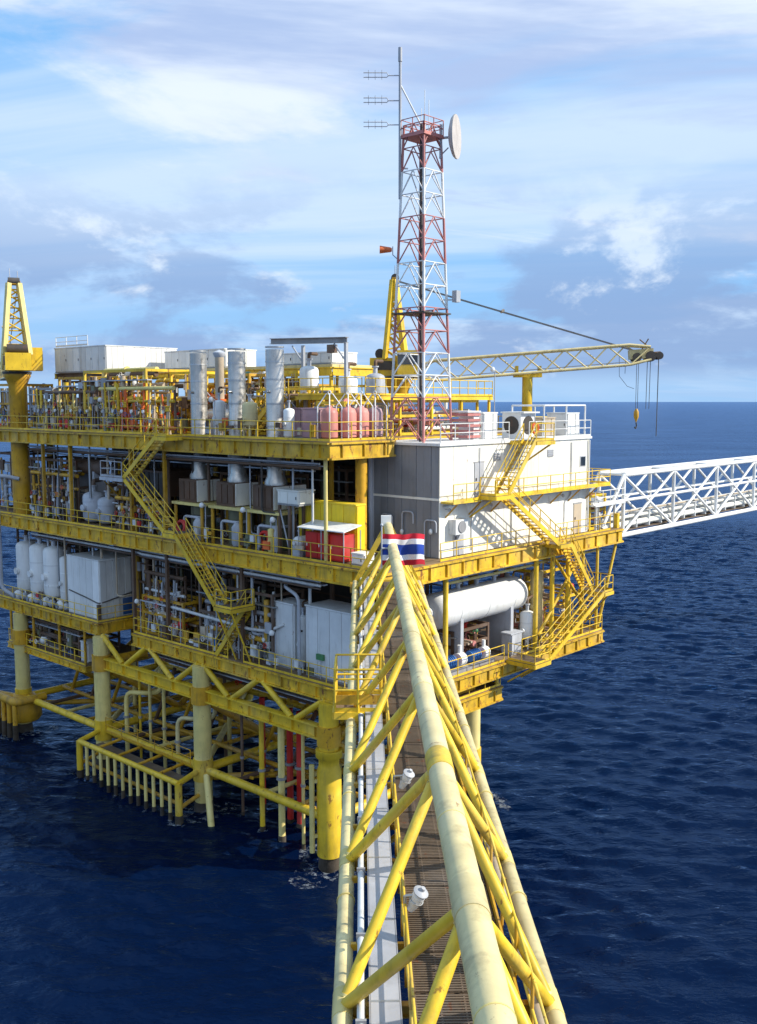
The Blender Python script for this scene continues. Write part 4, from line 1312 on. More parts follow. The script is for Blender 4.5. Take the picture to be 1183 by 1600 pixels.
def vessel_h(lab, a, b, r, m, z0, name='horizontal_vessel', nz=3, ring='lgrey', group=None):
    a, b = Vector(a), Vector(b)
    d = (b - a).normalized()
    L = (b - a).length
    sd = Vector((-d.y, d.x, 0))
    c = (a + b) / 2
    t = Thing(name, lab, 'vessel', (c.x, c.y, z0), PF, group)
    p = [(r * 0.06, 0), (r * 0.55, r * 0.10), (r * 0.86, r * 0.28), (r * 0.98, r * 0.5), (r, r * 0.62), (r, L - r * 0.62), (r * 0.98, L - r * 0.5), (r * 0.86, L - r * 0.28), (r * 0.55, L - r * 0.1), (r * 0.06, L)]
    sh = t.part('shell', MB().lathe(a, p, 26, d), m)
    for q in (0.2, 0.5, 0.8):
        t.part('band', MB().lathe(a + d * L * q, [(r * 1.015, 0), (r * 1.015, 0.1)], 26, d), m, sh)
    for q in (0.22, 0.78):
        s = a + d * L * q
        if s.z - r - z0 > 0.05:
            t.part('saddle', MB().box((s.x, s.y, (z0 + s.z - r * 0.55) / 2), (0.3, r * 1.7, s.z - r * 0.55 - z0), math.atan2(d.y, d.x)), 'lgrey')
    for i in range(nz):
        s = a + d * L * (0.3 + 0.4 * i / max(1, nz - 1))
        t.part('nozzle', MB().tube(s + Vector((0, 0, r * 0.9)), s + Vector((0, 0, r + 0.35)), r * 0.13, 10).tube(s + Vector((0, 0, r + 0.3)), s + Vector((0, 0, r + 0.38)), r * 0.22, 10), ring, sh)
    t.part('manway', MB().tube(a - d * 0.12, a + d * 0.25, r * 0.32, 14), m, sh)
    return t


def cabinet(lab, x0, y0, x1, y1, z0, h, m, m2=None, name='equipment_cabinet', n=3, roof=None, cat='cabinet', ribs=True, group=None):
    t = Thing(name, lab, cat, ((x0 + x1) / 2, (y0 + y1) / 2, z0), PF, group)
    bd_ = t.part('body', MB().span((x0 + 0.03, y0 + 0.03, z0 + 0.08), (x1 - 0.03, y1 - 0.03, z0 + h - 0.08)), m)
    t.part('base', MB().span((x0, y0, z0), (x1, y1, z0 + 0.1)), 'mgrey')
    t.part('top', MB().span((x0 - 0.03, y0 - 0.03, z0 + h - 0.09), (x1 + 0.03, y1 + 0.03, z0 + h)), roof or m)
    nn = max(1, int((y1 - y0) / 0.9))
    for i in range(nn):
        a = y0 + 0.05 + (y1 - y0 - 0.1) * i / nn + 0.02
        b = y0 + 0.05 + (y1 - y0 - 0.1) * (i + 1) / nn - 0.02
        p = t.span('panel', (x0 - 0.015, a, z0 + 0.14), (x0 + 0.03, b, z0 + h - 0.12), m)
        if h < 3 and i % 2 == 0:
            t.box('handle', (x0 - 0.03, a + 0.12, z0 + h * 0.5), (0.04, 0.05, 0.18), 'dark', p)
    nn = max(1, int((x1 - x0) / 0.5))
    for i in range(nn):
        a = x0 + 0.05 + (x1 - x0 - 0.1) * i / nn + 0.02
        b = x0 + 0.05 + (x1 - x0 - 0.1) * (i + 1) / nn - 0.02
        t.span('panel', (a, y0 - (0.015 if i % 2 or not ribs else 0.05), z0 + 0.14), (b, y0 + 0.03, z0 + h - 0.12), m2 or m)
    return t


def pump(lab, x, y, z, m, along='x', s=1.0, group=None):
    t = Thing('pump_set', lab, 'pump', (x, y, z), PF, group)
    d = Vector((1, 0, 0)) if along == 'x' else Vector((0, 1, 0))
    c = Vector((x, y, z))
    L = 1.3 * s
    t.part('skid', MB().box(c + Vector((0, 0, 0.1)), (2.6 * s, 0.9 * s, 0.2) if along == 'x' else (0.9 * s, 2.6 * s, 0.2)), 'mgrey')
    ax = c + Vector((0, 0, 0.62 * s + 0.1))
    mo = t.part('motor', MB().tube(ax - d * L * 0.9, ax - d * 0.1, 0.38 * s, 16), m)
    for i in range(5):
        t.part('fin', MB().tube(ax - d * (0.25 + 0.18 * i) * s, ax - d * (0.29 + 0.18 * i) * s, 0.43 * s, 16), m, mo)
    t.part('coupling', MB().tube(ax - d * 0.12, ax + d * 0.3 * s, 0.15 * s, 10), 'orange')
    t.part('casing', MB().tube(ax + d * 0.3 * s, ax + d * 0.85 * s, 0.42 * s, 16).tube(ax + d * 0.55 * s, ax + d * 0.55 * s + Vector((0, 0, 0.9 * s)), 0.14 * s, 10), 'white')
    for q in (-0.7, 0.6):
        t.part('foot', MB().box(c + d * q * s + Vector((0, 0, 0.25 * s)), (0.25, 0.25, 0.3 * s)), 'dark')
    return t


def module(lab, x0, y0, x1, y1, z0, h, seed, fm='yellow2', pm=('brown', 'brown', 'tan', 'olive', 'lgrey', 'yellow2'), npipe=9, name='piping_module', nv=1, group=None):
    """A steel frame full of pipes, valves and a small drum."""
    r_ = random.Random(seed)
    t = Thing(name, lab, 'pipework', ((x0 + x1) / 2, (y0 + y1) / 2, z0), PF, group)
    for (x, y) in ((x0, y0), (x1, y0), (x1, y1), (x0, y1)):
        t.beam('frame_post', (x, y, z0), (x, y, z0 + h), 0.16, 0.16, fm)
    for z in (z0 + 0.12, z0 + h * 0.55, z0 + h - 0.1):
        for a, b in (((x0, y0), (x0, y1)), ((x0, y0), (x1, y0)), ((x1, y0), (x1, y1)), ((x0, y1), (x1, y1))):
            t.beam('frame_beam', (a[0], a[1], z), (b[0], b[1], z), 0.14, 0.18, fm)
    npipe = int(npipe * 1.7)
    for i in range(npipe):
        rr = r_.choice((0.04, 0.05, 0.06, 0.08, 0.10, 0.14, 0.19))
        m = r_.choice(pm)
        xa, xb = r_.uniform(x0 + 0.25, x1 - 0.2), r_.uniform(x0 + 0.25, x1 - 0.2)
        y_a, y_b = r_.uniform(y0 + 0.2, y1 - 0.2), r_.uniform(y0 + 0.2, y1 - 0.2)
        z_a, z_b = z0 + r_.uniform(0.3, h * 0.6), z0 + r_.uniform(h * 0.4, h)
        k = r_.randrange(4)
        if k == 0:
            pts = [(xa, y0 + 0.1, z_b), (xa, y_b, z_b), (xa, y_b, z0 + 0.05)]
        elif k == 1:
            pts = [(xa, y_a, z0), (xa, y_a, z_a), (xb, y_a, z_a), (xb, y_b, z_a), (xb, y_b, z0 + h)]
        elif k == 2:
            pts = [(xa, y0 - 0.2, z_a), (xa, y1 + 0.2, z_a)]
        else:
            pts = [(x0 + 0.15, y_a, z0), (x0 + 0.15, y_a, z_a), (x0 + 0.15, y_b, z_a), (x0 + 0.15, y_b, z0 + h * 0.9)]
        p = t.part('pipe', MB().path(pts, rr, 10, 0.3), m)
        q = Vector(pts[0]).lerp(Vector(pts[1]), 0.55)
        if i % 2 == 0:
            vm = r_.choice(('red', 'blue', 'green', 'lgrey', 'lgrey', 'orange', 'white'))
            t.part('valve', MB().sphere(q, rr * 1.9, 10).tube(q, q + Vector((-rr * 4, 0, 0)), 0.025, 6).ring(q + Vector((-rr * 4, 0, 0)), 0.17, 0.025, (1, 0, 0), 12), vm, p)
        else:
            dd = (Vector(pts[1]) - Vector(pts[0])).normalized()
            t.part('flange', MB().tube(q - dd * 0.05, q + dd * 0.05, rr * 1.6, 12), m, p)
    for i in range(npipe // 5):
        yy = r_.uniform(y0 + 0.3, y1 - 0.3)
        zz = z0 + r_.uniform(0.5, h * 0.8)
        w = r_.uniform(0.25, 0.6)
        bx__ = t.box('junction_box', (x0 - 0.05, yy, zz), (0.22, round(w, 1), round(w * r_.uniform(0.8, 1.8), 1)), r_.choice(('lgrey', 'mgrey', 'tan', 'offwhite', 'olive', 'brown')))
        t.tube('conduit', (x0 - 0.05, yy, z0), (x0 - 0.05, yy, zz), 0.03, r_.choice(('lgrey', 'mgrey', 'dark')))
    if h > 2.0:
        t.part('cable_tray', MB().span((x0 - 0.12, y0 - 0.3, z0 + h * 0.82), (x0 + 0.3, y1 + 0.3, z0 + h * 0.82 + 0.08)), r_.choice(('lgrey', 'steel', 'brown')))
    for i in range(nv):
        m = r_.choice(pm)
        rr = r_.uniform(0.35, 0.55)
        yy = r_.uniform(y0 + rr + 0.2, max(y0 + rr + 0.25, y1 - rr - 0.2))
        xx = x0 + rr + 0.35
        t.part('drum', MB().lathe((xx, yy, z0 + 0.4), [(rr * 0.1, 0), (rr * 0.8, 0.1), (rr, 0.3), (rr, h * 0.45), (rr * 0.8, h * 0.45 + 0.2), (rr * 0.1, h * 0.45 + 0.3)], 18), m)
        t.part('drum_stand', MB().tube((xx, yy, z0), (xx, yy, z0 + 0.5), rr * 0.7, 14), 'mgrey')
    return t


def pole_light(lab, x, y, z, h, m='white', group='floodlights on the decks'):
    t = Thing('floodlight', lab, 'lamp', (x, y, z), PF, group)
    t.part('pole', MB().path([(x, y, z), (x, y, z + h), (x - 0.25, y, z + h + 0.1)], 0.035, 8, 0.1), 'lgrey')
    t.part('head', MB().lathe((x - 0.3, y, z + h + 0.02), [(0.04, 0.16), (0.12, 0.12), (0.17, -0.02), (0.15, -0.14), (0.05, -0.2)], 12), m)
    return t


def wallrun(lab, p, q, z0, h, m, name='blast_wall', w=1.2):
    p, q = Vector((*p, 0)), Vector((*q, 0))
    L = (q - p).length
    d = (q - p) / L
    t = Thing(name, lab, 'wall', ((p.x + q.x) / 2, (p.y + q.y) / 2, z0))
    n = int(L / w)
    ang = math.atan2(d.y, d.x)
    for i in range(n):
        c = p + d * L * (i + 0.5) / n
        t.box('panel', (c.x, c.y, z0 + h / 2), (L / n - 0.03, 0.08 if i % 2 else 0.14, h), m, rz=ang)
    for z in (0.15, h * 0.5, h - 0.15):
        t.part('rail', MB().beam((p.x, p.y, z0 + z), (q.x, q.y, z0 + z), 0.2, 0.12), 'brown')
    return t


def manifold(lab, x, y0, y1, z, h, n, seed, pm, name='valve_manifold'):
    """A row of upright pipes with hand valves between a low and a high header."""
    r_ = random.Random(seed)
    t = Thing(name, lab, 'pipework', (x, (y0 + y1) / 2, z))
    for q, rr in ((0.45, 0.13), (h * 0.72, 0.11), (h, 0.15)):
        t.part('header', MB().tube((x + 0.1, y0 - 0.4, z + q), (x + 0.1, y1 + 0.4, z + q), rr, 10), r_.choice(pm))
    for i in range(n):
        y = y0 + (y1 - y0) * (i + r_.uniform(0.2, 0.8)) / n
        m = r_.choice(pm)
        rr = r_.choice((0.05, 0.07, 0.09, 0.12))
        p = t.part('pipe', MB().path([(x + r_.uniform(-0.2, 0.3), y, z), (x, y, z + h * r_.uniform(0.25, 0.45)), (x + r_.uniform(-0.1, 0.2), y + r_.uniform(-0.3, 0.3), z + h * r_.uniform(0.8, 1.15))], rr, 8, 0.25), m)
        zz = z + h * r_.uniform(0.3, 0.75)
        t.part('valve', MB().lathe((x, y, zz), [(rr * 1.2, -0.2), (rr * 1.9, -0.18), (rr * 1.9, -0.13), (rr * 1.3, -0.1), (rr * 1.5, 0), (rr * 1.3, 0.1), (rr * 1.9, 0.13), (rr * 1.9, 0.18), (rr * 1.2, 0.2)], 10), r_.choice(pm), p)
        t.part('hand_wheel', MB().ring((x - 0.33, y, zz), 0.15, 0.022, (1, 0, 0), 12).tube((x, y, zz), (x - 0.33, y, zz), 0.02, 6), r_.choice(('red', 'blue', 'lgrey', 'yellow2', 'mgrey')), p)
        if i % 3 == 0:
            t.tube('gauge_stem', (x - 0.12, y + 0.3, z), (x - 0.12, y + 0.3, z + 1.5), 0.025, 'lgrey')
            t.part('gauge', MB().tube((x - 0.2, y + 0.3, z + 1.58), (x - 0.1, y + 0.3, z + 1.58), 0.13, 12), 'white')
    for yy in (y0 - 0.3, y1 + 0.3):
        t.beam('frame_post', (x + 0.25, yy, z), (x + 0.25, yy, z + h + 0.2), 0.12, 0.12, 'brown')
    return t


# ------------------------------------------------------------------ main deck
manifold('valve manifold in front of the pale tanks at the left of the main deck', 0.8, 33.4, 39.6, ZM, 3.6, 16, 51, ('tan', 'brown', 'lgrey', 'brown', 'yellow2'))
manifold('valve manifold under the intake duct beside the stair on the main deck', 0.8, 21.4, 27.2, ZM, 2.3, 14, 52, ('tan', 'brown', 'lgrey', 'olive', 'yellow2'))
manifold('tall valve manifold at the cellar deck edge under the upper stair flight', 0.9, 20.0, 23.9, ZC, 4.4, 12, 53, ('lgrey', 'offwhite', 'tan', 'brown', 'yellow2'))
manifold('valve manifold right of the stair foot at the cellar deck edge', 0.9, 10.6, 16.8, ZC, 3.2, 18, 54, ('lgrey', 'offwhite', 'brown', 'olive', 'mgrey'))
manifold('valve manifold at the upper deck edge beside the left crane column', 0.9, 30.4, 38.6, ZU, 3.0, 20, 55, ('tan', 'brown', 'yellow2', 'cream2', 'yellow'))
manifold('yellow valve manifold at the upper deck edge left of the stacks', 0.8, 20.6, 29.0, ZU, 3.2, 20, 56, ('yellow', 'yellow2', 'tan', 'cream2', 'orange'))
manifold('rusty valve manifold behind the red conductors under the cellar deck', 3.4, 6.5, 14.5, 8.5, 1.7, 16, 57, ('brown', 'towerred', 'olive', 'yellow2'))
manifold('valve manifold behind the separator on the sunlit side', 3.9, 0.6, 3.4, ZC, 4.2, 8, 58, ('tan', 'brown', 'yellow2', 'offwhite'))
G = 'equipment on the main deck'
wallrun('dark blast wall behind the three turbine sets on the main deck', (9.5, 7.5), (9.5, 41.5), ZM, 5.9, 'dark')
turb = ['brown turbine enclosure with pale end panels under the leftmost exhaust stack', 'brown turbine enclosure with pale end panels under the middle exhaust stack', 'brown turbine enclosure with pale end panels under the rightmost exhaust stack']
stk = ['steel exhaust stack, leftmost of the three tall ones', 'steel exhaust stack, middle of the three tall ones', 'steel exhaust stack, rightmost of the three tall ones']
for i, (y, ext) in enumerate(((18.5, 0), (14.45, 0), (10.75, 1))):
    t = Thing('turbine_enclosure', turb[i], 'turbine', (1.8, y, ZM), PF, 'turbine sets under the stacks')
    cs = t.part('casing', MB().span((0.75, y - 0.75, 21.2), (3.6, y + 1.15, 22.75)), 'brown')
    t.part('side_panel', MB().span((0.80, y - 0.81, 21.25), (2.1, y - 0.75, 22.7)).span((2.2, y - 0.81, 21.25), (3.55, y - 0.75, 22.7)), 'ivory', cs)
    for k in range(3):
        t.span('louvre', (0.69, y - 0.65 + 0.6 * k, 21.4), (0.75, y - 0.15 + 0.6 * k, 22.6), 'brown', cs)
    t.part('tray', MB().span((0.5, y - 1.6, 21.0), (3.8, y + 1.7, 21.18)), 'cream2')
    t.part('duct', MB().tube((1.9, y, ZM), (1.9, y, 21.0), 0.85, 22), 'olive')
    for (px_, py_) in ((0.7, y - 1.4), (0.7, y + 1.5), (3.6, y - 1.4), (3.6, y + 1.5)):
        t.tube('support', (px_, py_, ZM), (px_, py_, 21.0), 0.12, 'yellow2')
    t.part('pipe', MB().path([(0.8, y + 0.7, ZM), (0.8, y + 0.7, 20.2), (0.8, y - 1.0, 20.2), (1.8, y - 1.0, 20.2)], 0.1, 10, 0.3), 'lgrey')
    t.part('drum', MB().lathe((0.75, y - 1.0, ZM), [(0.35, 0.1), (0.4, 0.3), (0.4, 1.3), (0.2, 1.6), (0.05, 1.65)], 14), 'lgrey')
    s = Thing('exhaust_stack', stk[i], 'exhaust stack', (1.7, y, 22.75), PF, 'tall exhaust stacks')
    sh = s.part('shell', MB().lathe((1.7, y, 0), [(0.72, 22.75), (0.72, 23.0), (0.57, 23.3), (0.57, 31.2), (0.53, 31.2), (0.53, 30.2)], 26), 'stack')
    for z in (24.6, 26.4, 27.8, 29.3, 30.4, 31.3):
        s.part('ring', MB().tube((1.7, y, z), (1.7, y, z + 0.10), 0.595, 26, cap=False).tube((1.7, y, z + 0.1), (1.7, y, z), 0.57, 26, cap=False), 'steel', sh)
    s.part('test_port', MB().tube((1.2, y - 0.1, 28.6), (0.9, y - 0.1, 28.6), 0.09, 8), 'steel', sh)
    s.part('stay', MB().tube((1.7, y + 0.55, 29.6), (4.6, y + 0.55, 27.0), 0.04, 6), 'lgrey')
t = Thing('vent_pipe', 'slim brown vent pipe between the left and middle exhaust stacks', 'pipe', (2.0, 16.6, ZU))
t.part('pipe', MB().tube((2.0, 16.6, ZU), (2.0, 16.6, 31.1), 0.3, 16), 'tan')
t.part('cowl', MB().lathe((2.0, 16.6, 31.1), [(0.3, -0.2), (0.42, 0.0), (0.42, 0.12), (0.05, 0.3)], 16), 'lgrey')
t.part('flange', MB().tube((2.0, 16.6, 28.0), (2.0, 16.6, 28.15), 0.42, 16), 'orange')

cabinet('pale filter box right of the rightmost turbine enclosure', 0.5, 7.4, 1.85, 9.3, ZM + 3.1, 0.95, 'ivory', name='filter_box', cat='box')
t = Thing('support_frame', 'brown trestle carrying the pale filter box', 'frame', (2.2, 9, ZM))
for (x, y) in ((0.6, 8.3), (1.75, 8.3), (0.6, 9.2), (1.75, 9.2)):
    t.beam('post', (x, y, ZM), (x, y, ZM + 3.08), 0.16, 0.16, 'brown')
t.part('diagonal', MB().tube((0.6, 8.3, ZM + 0.2), (0.6, 9.2, ZM + 2.9), 0.05), 'lgrey')

# yellow container with the red locker and the white awning in front
cabinet('bright yellow container standing behind the red locker', 1.95, 4.0, 2.75, 9.0, ZM, 3.35, 'lemon', name='container', cat='container')
t = Thing('red_locker', 'large red fire equipment locker under a white awning', 'locker', (1.5, 5.8, ZM))
bx_ = t.part('body', MB().span((0.6, 3.75, ZM + 0.1), (1.6, 6.9, ZM + 1.65)), 'red')
for k in range(3):
    t.span('door', (0.56, 3.81 + 1.04 * k, ZM + 0.18), (0.6, 4.78 + 1.04 * k, ZM + 1.58), 'red', bx_)
    t.box('handle', (0.54, 4.65 + 1.04 * k, ZM + 0.9), (0.04, 0.05, 0.2), 'white', bx_)
t.part('foot', MB().span((0.65, 3.8, ZM), (0.85, 6.8, ZM + 0.1)), 'dark')
t = Thing('awning', 'white sloping awning above the red locker', 'awning', (1.4, 5.8, ZM))
t.part('sheet', MB().add([(0.3, 3.4, ZM + 1.86), (1.8, 3.4, ZM + 2.15), (1.8, 7.3, ZM + 2.15), (0.3, 7.3, ZM + 1.86), (0.3, 3.4, ZM + 1.92), (1.8, 3.4, ZM + 2.21), (1.8, 7.3, ZM + 2.21), (0.3, 7.3, ZM + 1.92)], [(3, 2, 1, 0), (4, 5, 6, 7), (0, 1, 5, 4), (1, 2, 6, 5), (2, 3, 7, 6), (3, 0, 4, 7)]), 'white')
for (x, y) in ((0.35, 3.45), (0.35, 7.25), (1.75, 3.45), (1.75, 7.25), (0.35, 5.3)):
    t.tube('post', (x, y, ZM), (x, y, ZM + 1.9), 0.035, 'lgrey')
vessel_h('small white drum lying left of the red locker', (0.5, 7.75, ZM + 0.85), (1.6, 7.75, ZM + 0.85), 0.38, 'white', ZM, nz=1, name='drum')
cabinet('low white chest beside the red locker near the bridge end', 0.6, 2.1, 1.5, 3.1, ZM, 0.75, 'white', name='storage_chest', cat='chest')
vessel_v('slim cream bottle left of the white drum', 0.35, 9.75, ZM, 0.2, 1.6, 'cream2', legs=False, name='gas_bottle')

# shaded stretch between the turbines and the left crane
t = Thing('intake_duct', 'dark brown intake duct left of the leftmost turbine enclosure', 'duct', (3.5, 25.5, ZM))
d_ = t.part('body', MB().span((2.8, 24.2, 21.0), (6.0, 27.3, 22.9)), 'brown')
for k in range(5):
    t.span('louvre', (2.72, 24.35 + 0.58 * k, 21.15), (2.80, 24.8 + 0.58 * k, 22.75), 'dark', d_)
for (x, y) in ((2.9, 24.4), (2.9, 27.1), (5.8, 24.4), (5.8, 27.1)):
    t.tube('support', (x, y, ZM), (x, y, 21.0), 0.11, 'yellow2')
vessel_v('pale blue-grey tank on the main deck left of the stair', 1.5, 31.7, ZM, 0.85, 2.5, 'lgrey', legs=False, name='chemical_tank', group=G)
vessel_v('pale grey tank nearest the stair on the main deck', 1.5, 29.8, ZM, 0.75, 2.2, 'lgrey', legs=False, name='chemical_tank', group=G)
module('brown pipe frame below the intake duct', 1.2, 24.0, 3.0, 28.2, ZM, 2.2, 11, 'brown')
module('dark pipe frame behind the pale tanks on the main deck', 3.2, 28.6, 6.6, 34.6, ZM, 5.0, 12, 'brown', npipe=16, nv=2)
module('crowded pipe frame at the left end of the main deck', 1.2, 33.6, 4.5, 40.6, ZM, 4.8, 13, 'brown', npipe=20, nv=2)
module('pipe frame behind the left exhaust stack on the main deck', 6.3, 18.2, 8.9, 25.6, ZM, 5.0, 14, 'brown', npipe=14, nv=2)
module('pipe frame behind the right exhaust stack on the main deck', 6.3, 9.0, 8.9, 17.4, ZM, 5.0, 15, 'brown', npipe=14, nv=2)
vessel_h('rusty brown horizontal drum high above the pale tanks', (2.2, 31.0, 22.9), (2.2, 35.6, 22.9), 0.6, 'brown', ZM)
t = Thing('swan_neck_vent', 'grey swan neck vent pipe at the far left edge', 'pipe', (0.4, 41.0, ZC))
t.part('pipe', MB().path([(0.4, 41.9, ZC), (-0.6, 43.1, ZC + 1), (-0.6, 43.1, 21.6), (-0.6, 42.2, 21.9), (0.4, 41.2, 21.6)], 0.16, 12, 0.5), 'lgrey')
t.part('bracket', MB().beam((-0.6, 43.1, 17.8), (0.1, 42.4, 17.8), 0.1, 0.15), 'yellow2')
for i, (y, lab) in enumerate(((19.0, 'red hose reel on the main deck railing below the leftmost stack'), (10.4, 'red hose reel on the main deck railing near the pale filter box'))):
    t = Thing('hose_reel', lab, 'hose reel', (0.5, y, ZM))
    t.part('stand', MB().beam((0.5, y - 0.3, ZM), (0.5, y - 0.3, ZM + 0.9), 0.08, 0.08).beam((0.5, y + 0.3, ZM), (0.5, y + 0.3, ZM + 0.9), 0.08, 0.08), 'red')
    t.part('reel', MB().ring((0.35, y, ZM + 0.9), 0.40, 0.10, (1, 0, 0), 18).ring((0.52, y, ZM + 0.9), 0.40, 0.08, (1, 0, 0), 18), 'red')
    t.part('hub', MB().tube((0.3, y, ZM + 0.9), (0.6, y, ZM + 0.9), 0.13, 12), 'dark')
# right end of the main deck
module('yellow pipe rack beside the landing of the white bridge', 23.4, 1.0, 25.6, 6.0, ZM, 2.6, 16, 'yellow', ('pink', 'tan', 'lgrey', 'cream2'), 8)
wallrun('pale blast wall behind the white block', (10.5, 7.4), (26.0, 7.4), ZM, 5.9, 'offwhite')

# ------------------------------------------------------------------ cellar deck
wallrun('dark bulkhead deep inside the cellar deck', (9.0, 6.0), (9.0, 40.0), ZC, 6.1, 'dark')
for i, (y, lab) in enumerate(((42.0, 'white upright filter vessel, leftmost of the row'), (39.75, 'white upright filter vessel, second from the left'), (37.5, 'white upright filter vessel, third from the left'))):
    vessel_v(lab, 1.2, y, ZC, 0.86, 5.0, 'white', ball=True, group='white filter vessels on the cellar deck', name='filter_vessel')
vessel_v('slimmer white upright vessel between the filter vessels and the white container', 1.1, 35.4, ZC, 0.55, 4.4, 'white', ball=True, name='filter_vessel')
cw = cabinet('white ribbed container with a blue patch low on its side on the cellar deck', 0.5, 29.7, 3.9, 34.3, ZC - 0.02, 4.7, 'white', 'offwhite', name='container', cat='container')
cw.part('blue_patch', MB().span((2.5, 29.63, ZC + 0.2), (3.8, 29.66, ZC + 1.5)), 'blue')
cw.part('cable', MB().path([(0.45, 34.0, ZC + 1.9), (0.45, 31.5, ZC + 1.6), (0.42, 29.75, ZC + 1.35), (1.0, 29.6, ZC + 1.45), (3.4, 29.6, ZC + 1.9)], 0.05, 8, 0.4), 'dark')
cw.part('post', MB().beam((0.35, 29.6, ZC - 0.3), (0.35, 29.6, ZC + 1.3), 0.25, 0.25), 'brown')
module('pipe and valve frame right of the white container', 3.3, 24.8, 6.0, 29.0, ZC, 5.2, 21, 'brown', ('lgrey', 'brown', 'yellow2', 'steel'), 16, nv=2)
module('low manifold of pale pipes at the cellar deck edge left of the stair', 0.7, 19.4, 2.8, 24.2, ZC, 2.8, 22, 'yellow2', ('yellow2', 'offwhite', 'tan', 'yellow2', 'brown'), 16, nv=0)
module('dark pipe frame deep behind the stair on the cellar deck', 3.6, 16.0, 7.6, 24.0, ZC, 5.4, 23, 'brown', ('brown', 'lgrey', 'olive', 'dark'), 18, nv=2)
module('open frame of grey pipes right of the stair foot', 0.8, 10.2, 3.4, 17.6, ZC, 4.6, 24, 'brown', ('lgrey', 'brown', 'dark', 'olive', 'yellow2', 'offwhite'), 18, nv=1)
t = Thing('pipe_run', 'pale pipe bent along the cellar deck edge at rail height', 'pipe', (0.4, 14, ZC))
t.part('pipe', MB().path([(0.5, 20.4, 13.7), (0.5, 12.0, 13.45), (0.8, 10.6, 13.5), (1.0, 9.3, 14.1)], 0.11, 10, 0.4), 'offwhite')
for y in (19.5, 16.5, 13.2):
    t.tube('support', (0.5, y, ZC), (0.5, y, 13.5), 0.04, 'lgrey')
cabinet('tall pale green-white cabinet on the cellar deck', 1.0, 8.5, 2.4, 10.2, ZC, 4.2, 'offwhite', name='electrical_cabinet')
vessel_v('slender white upright drum beside the tall white cabinets', 1.2, 7.85, ZC, 0.36, 3.6, 'offwhite', name='upright_drum')
cabinet('big white ribbed cabinet close to the bridge on the cellar deck', 0.8, 3.0, 2.9, 7.2, ZC, 4.4, 'offwhite', 'lgrey', name='electrical_cabinet')
t = Thing('control_box', 'small green control box on the big white cabinet', 'box', (0.7, 5.8, ZC + 1.2))
t.part('box', MB().span((0.62, 5.5, ZC + 1.2), (0.79, 6.1, ZC + 1.55)), 'green')
t.part('conduit', MB().path([(0.7, 5.8, ZC + 1.2), (0.7, 5.8, ZC + 0.02)], 0.03, 8), 'lgrey')
t = Thing('goose_neck_pipe', 'grey pipe hooked over beside the big white cabinet', 'pipe', (0.5, 7.6, ZC))
t.part('pipe', MB().path([(0.55, 7.5, ZC), (0.55, 7.5, 16.2), (0.55, 8.7, 16.6), (1.4, 9.6, 16.6)], 0.11, 10, 0.5), 'lgrey')
t.part('clamp', MB().box((0.65, 7.5, 14), (0.3, 0.12, 0.12)), 'dark')
# sunlit side of the cellar deck
vessel_h('long white horizontal separator under the white block', (6.3, 2.0, 15.05), (16.0, 2.0, 15.05), 1.14, 'white', ZC, name='separator_vessel')
pump('blue and white pump at the cellar deck edge nearest the bridge', 7.4, 0.85, ZC, 'blue', 'x', 1.0, 'pumps under the separator')
pump('blue and white pump second from the bridge under the separator', 10.1, 0.95, ZC, 'blue', 'x', 0.9, 'pumps under the separator')
module('rusty red pipework between the pumps and the separator', 8.2, 1.6, 11.9, 3.6, ZC, 2.3, 25, 'brown', ('brown', 'towerred', 'brown', 'tan'), 14, nv=0)
vessel_v('white upright drum right of the separator', 15.6, 1.0, ZC, 0.5, 2.6, 'white', name='upright_drum')
vessel_v('cream upright column among the yellow posts right of the separator', 17.3, 1.4, ZC, 0.45, 5.2, 'cream', name='upright_drum')
cabinet('grey control cabinet beside the stair foot on the sunlit side', 13.0, 0.5, 14.3, 1.3, ZC, 1.5, 'lgrey', name='control_cabinet')
module('yellow pipe rack at the right end of the cellar deck', 17.6, 1.2, 22.8, 5.0, ZC, 5.0, 26, 'yellow', ('yellow', 'tan', 'lgrey', 'pink', 'cream2'), 18, nv=1)
module('dark pipework behind the separator', 5.0, 4.0, 16.0, 7.0, ZC, 5.4, 27, 'brown', ('brown', 'dark', 'olive', 'mgrey'), 18, nv=2)
module('rusty drain pipes on the hanging sub-cellar deck', 0.6, 33.0, 4.2, 42.6, ZS, 2.4, 28, 'brown', ('brown', 'yellow2', 'tan', 'dark'), 18, nv=1)
cabinet('white box on the hanging sub-cellar deck', 0.5, 31.7, 1.4, 32.7, ZS, 1.7, 'white', name='switch_box')
module('pipes slung on the lower access deck by the corner', 2.2, 0.9, 9.5, 3.0, 9.7, 1.0, 29, 'yellow2', ('brown', 'yellow', 'tan'), 10, nv=0)
module('dark pipework hung below the cellar deck between the legs', 3.0, 6.0, 11.5, 27.0, 8.5, 1.9, 30, 'brown', ('brown', 'olive', 'yellow2', 'mgrey'), 26, nv=0)

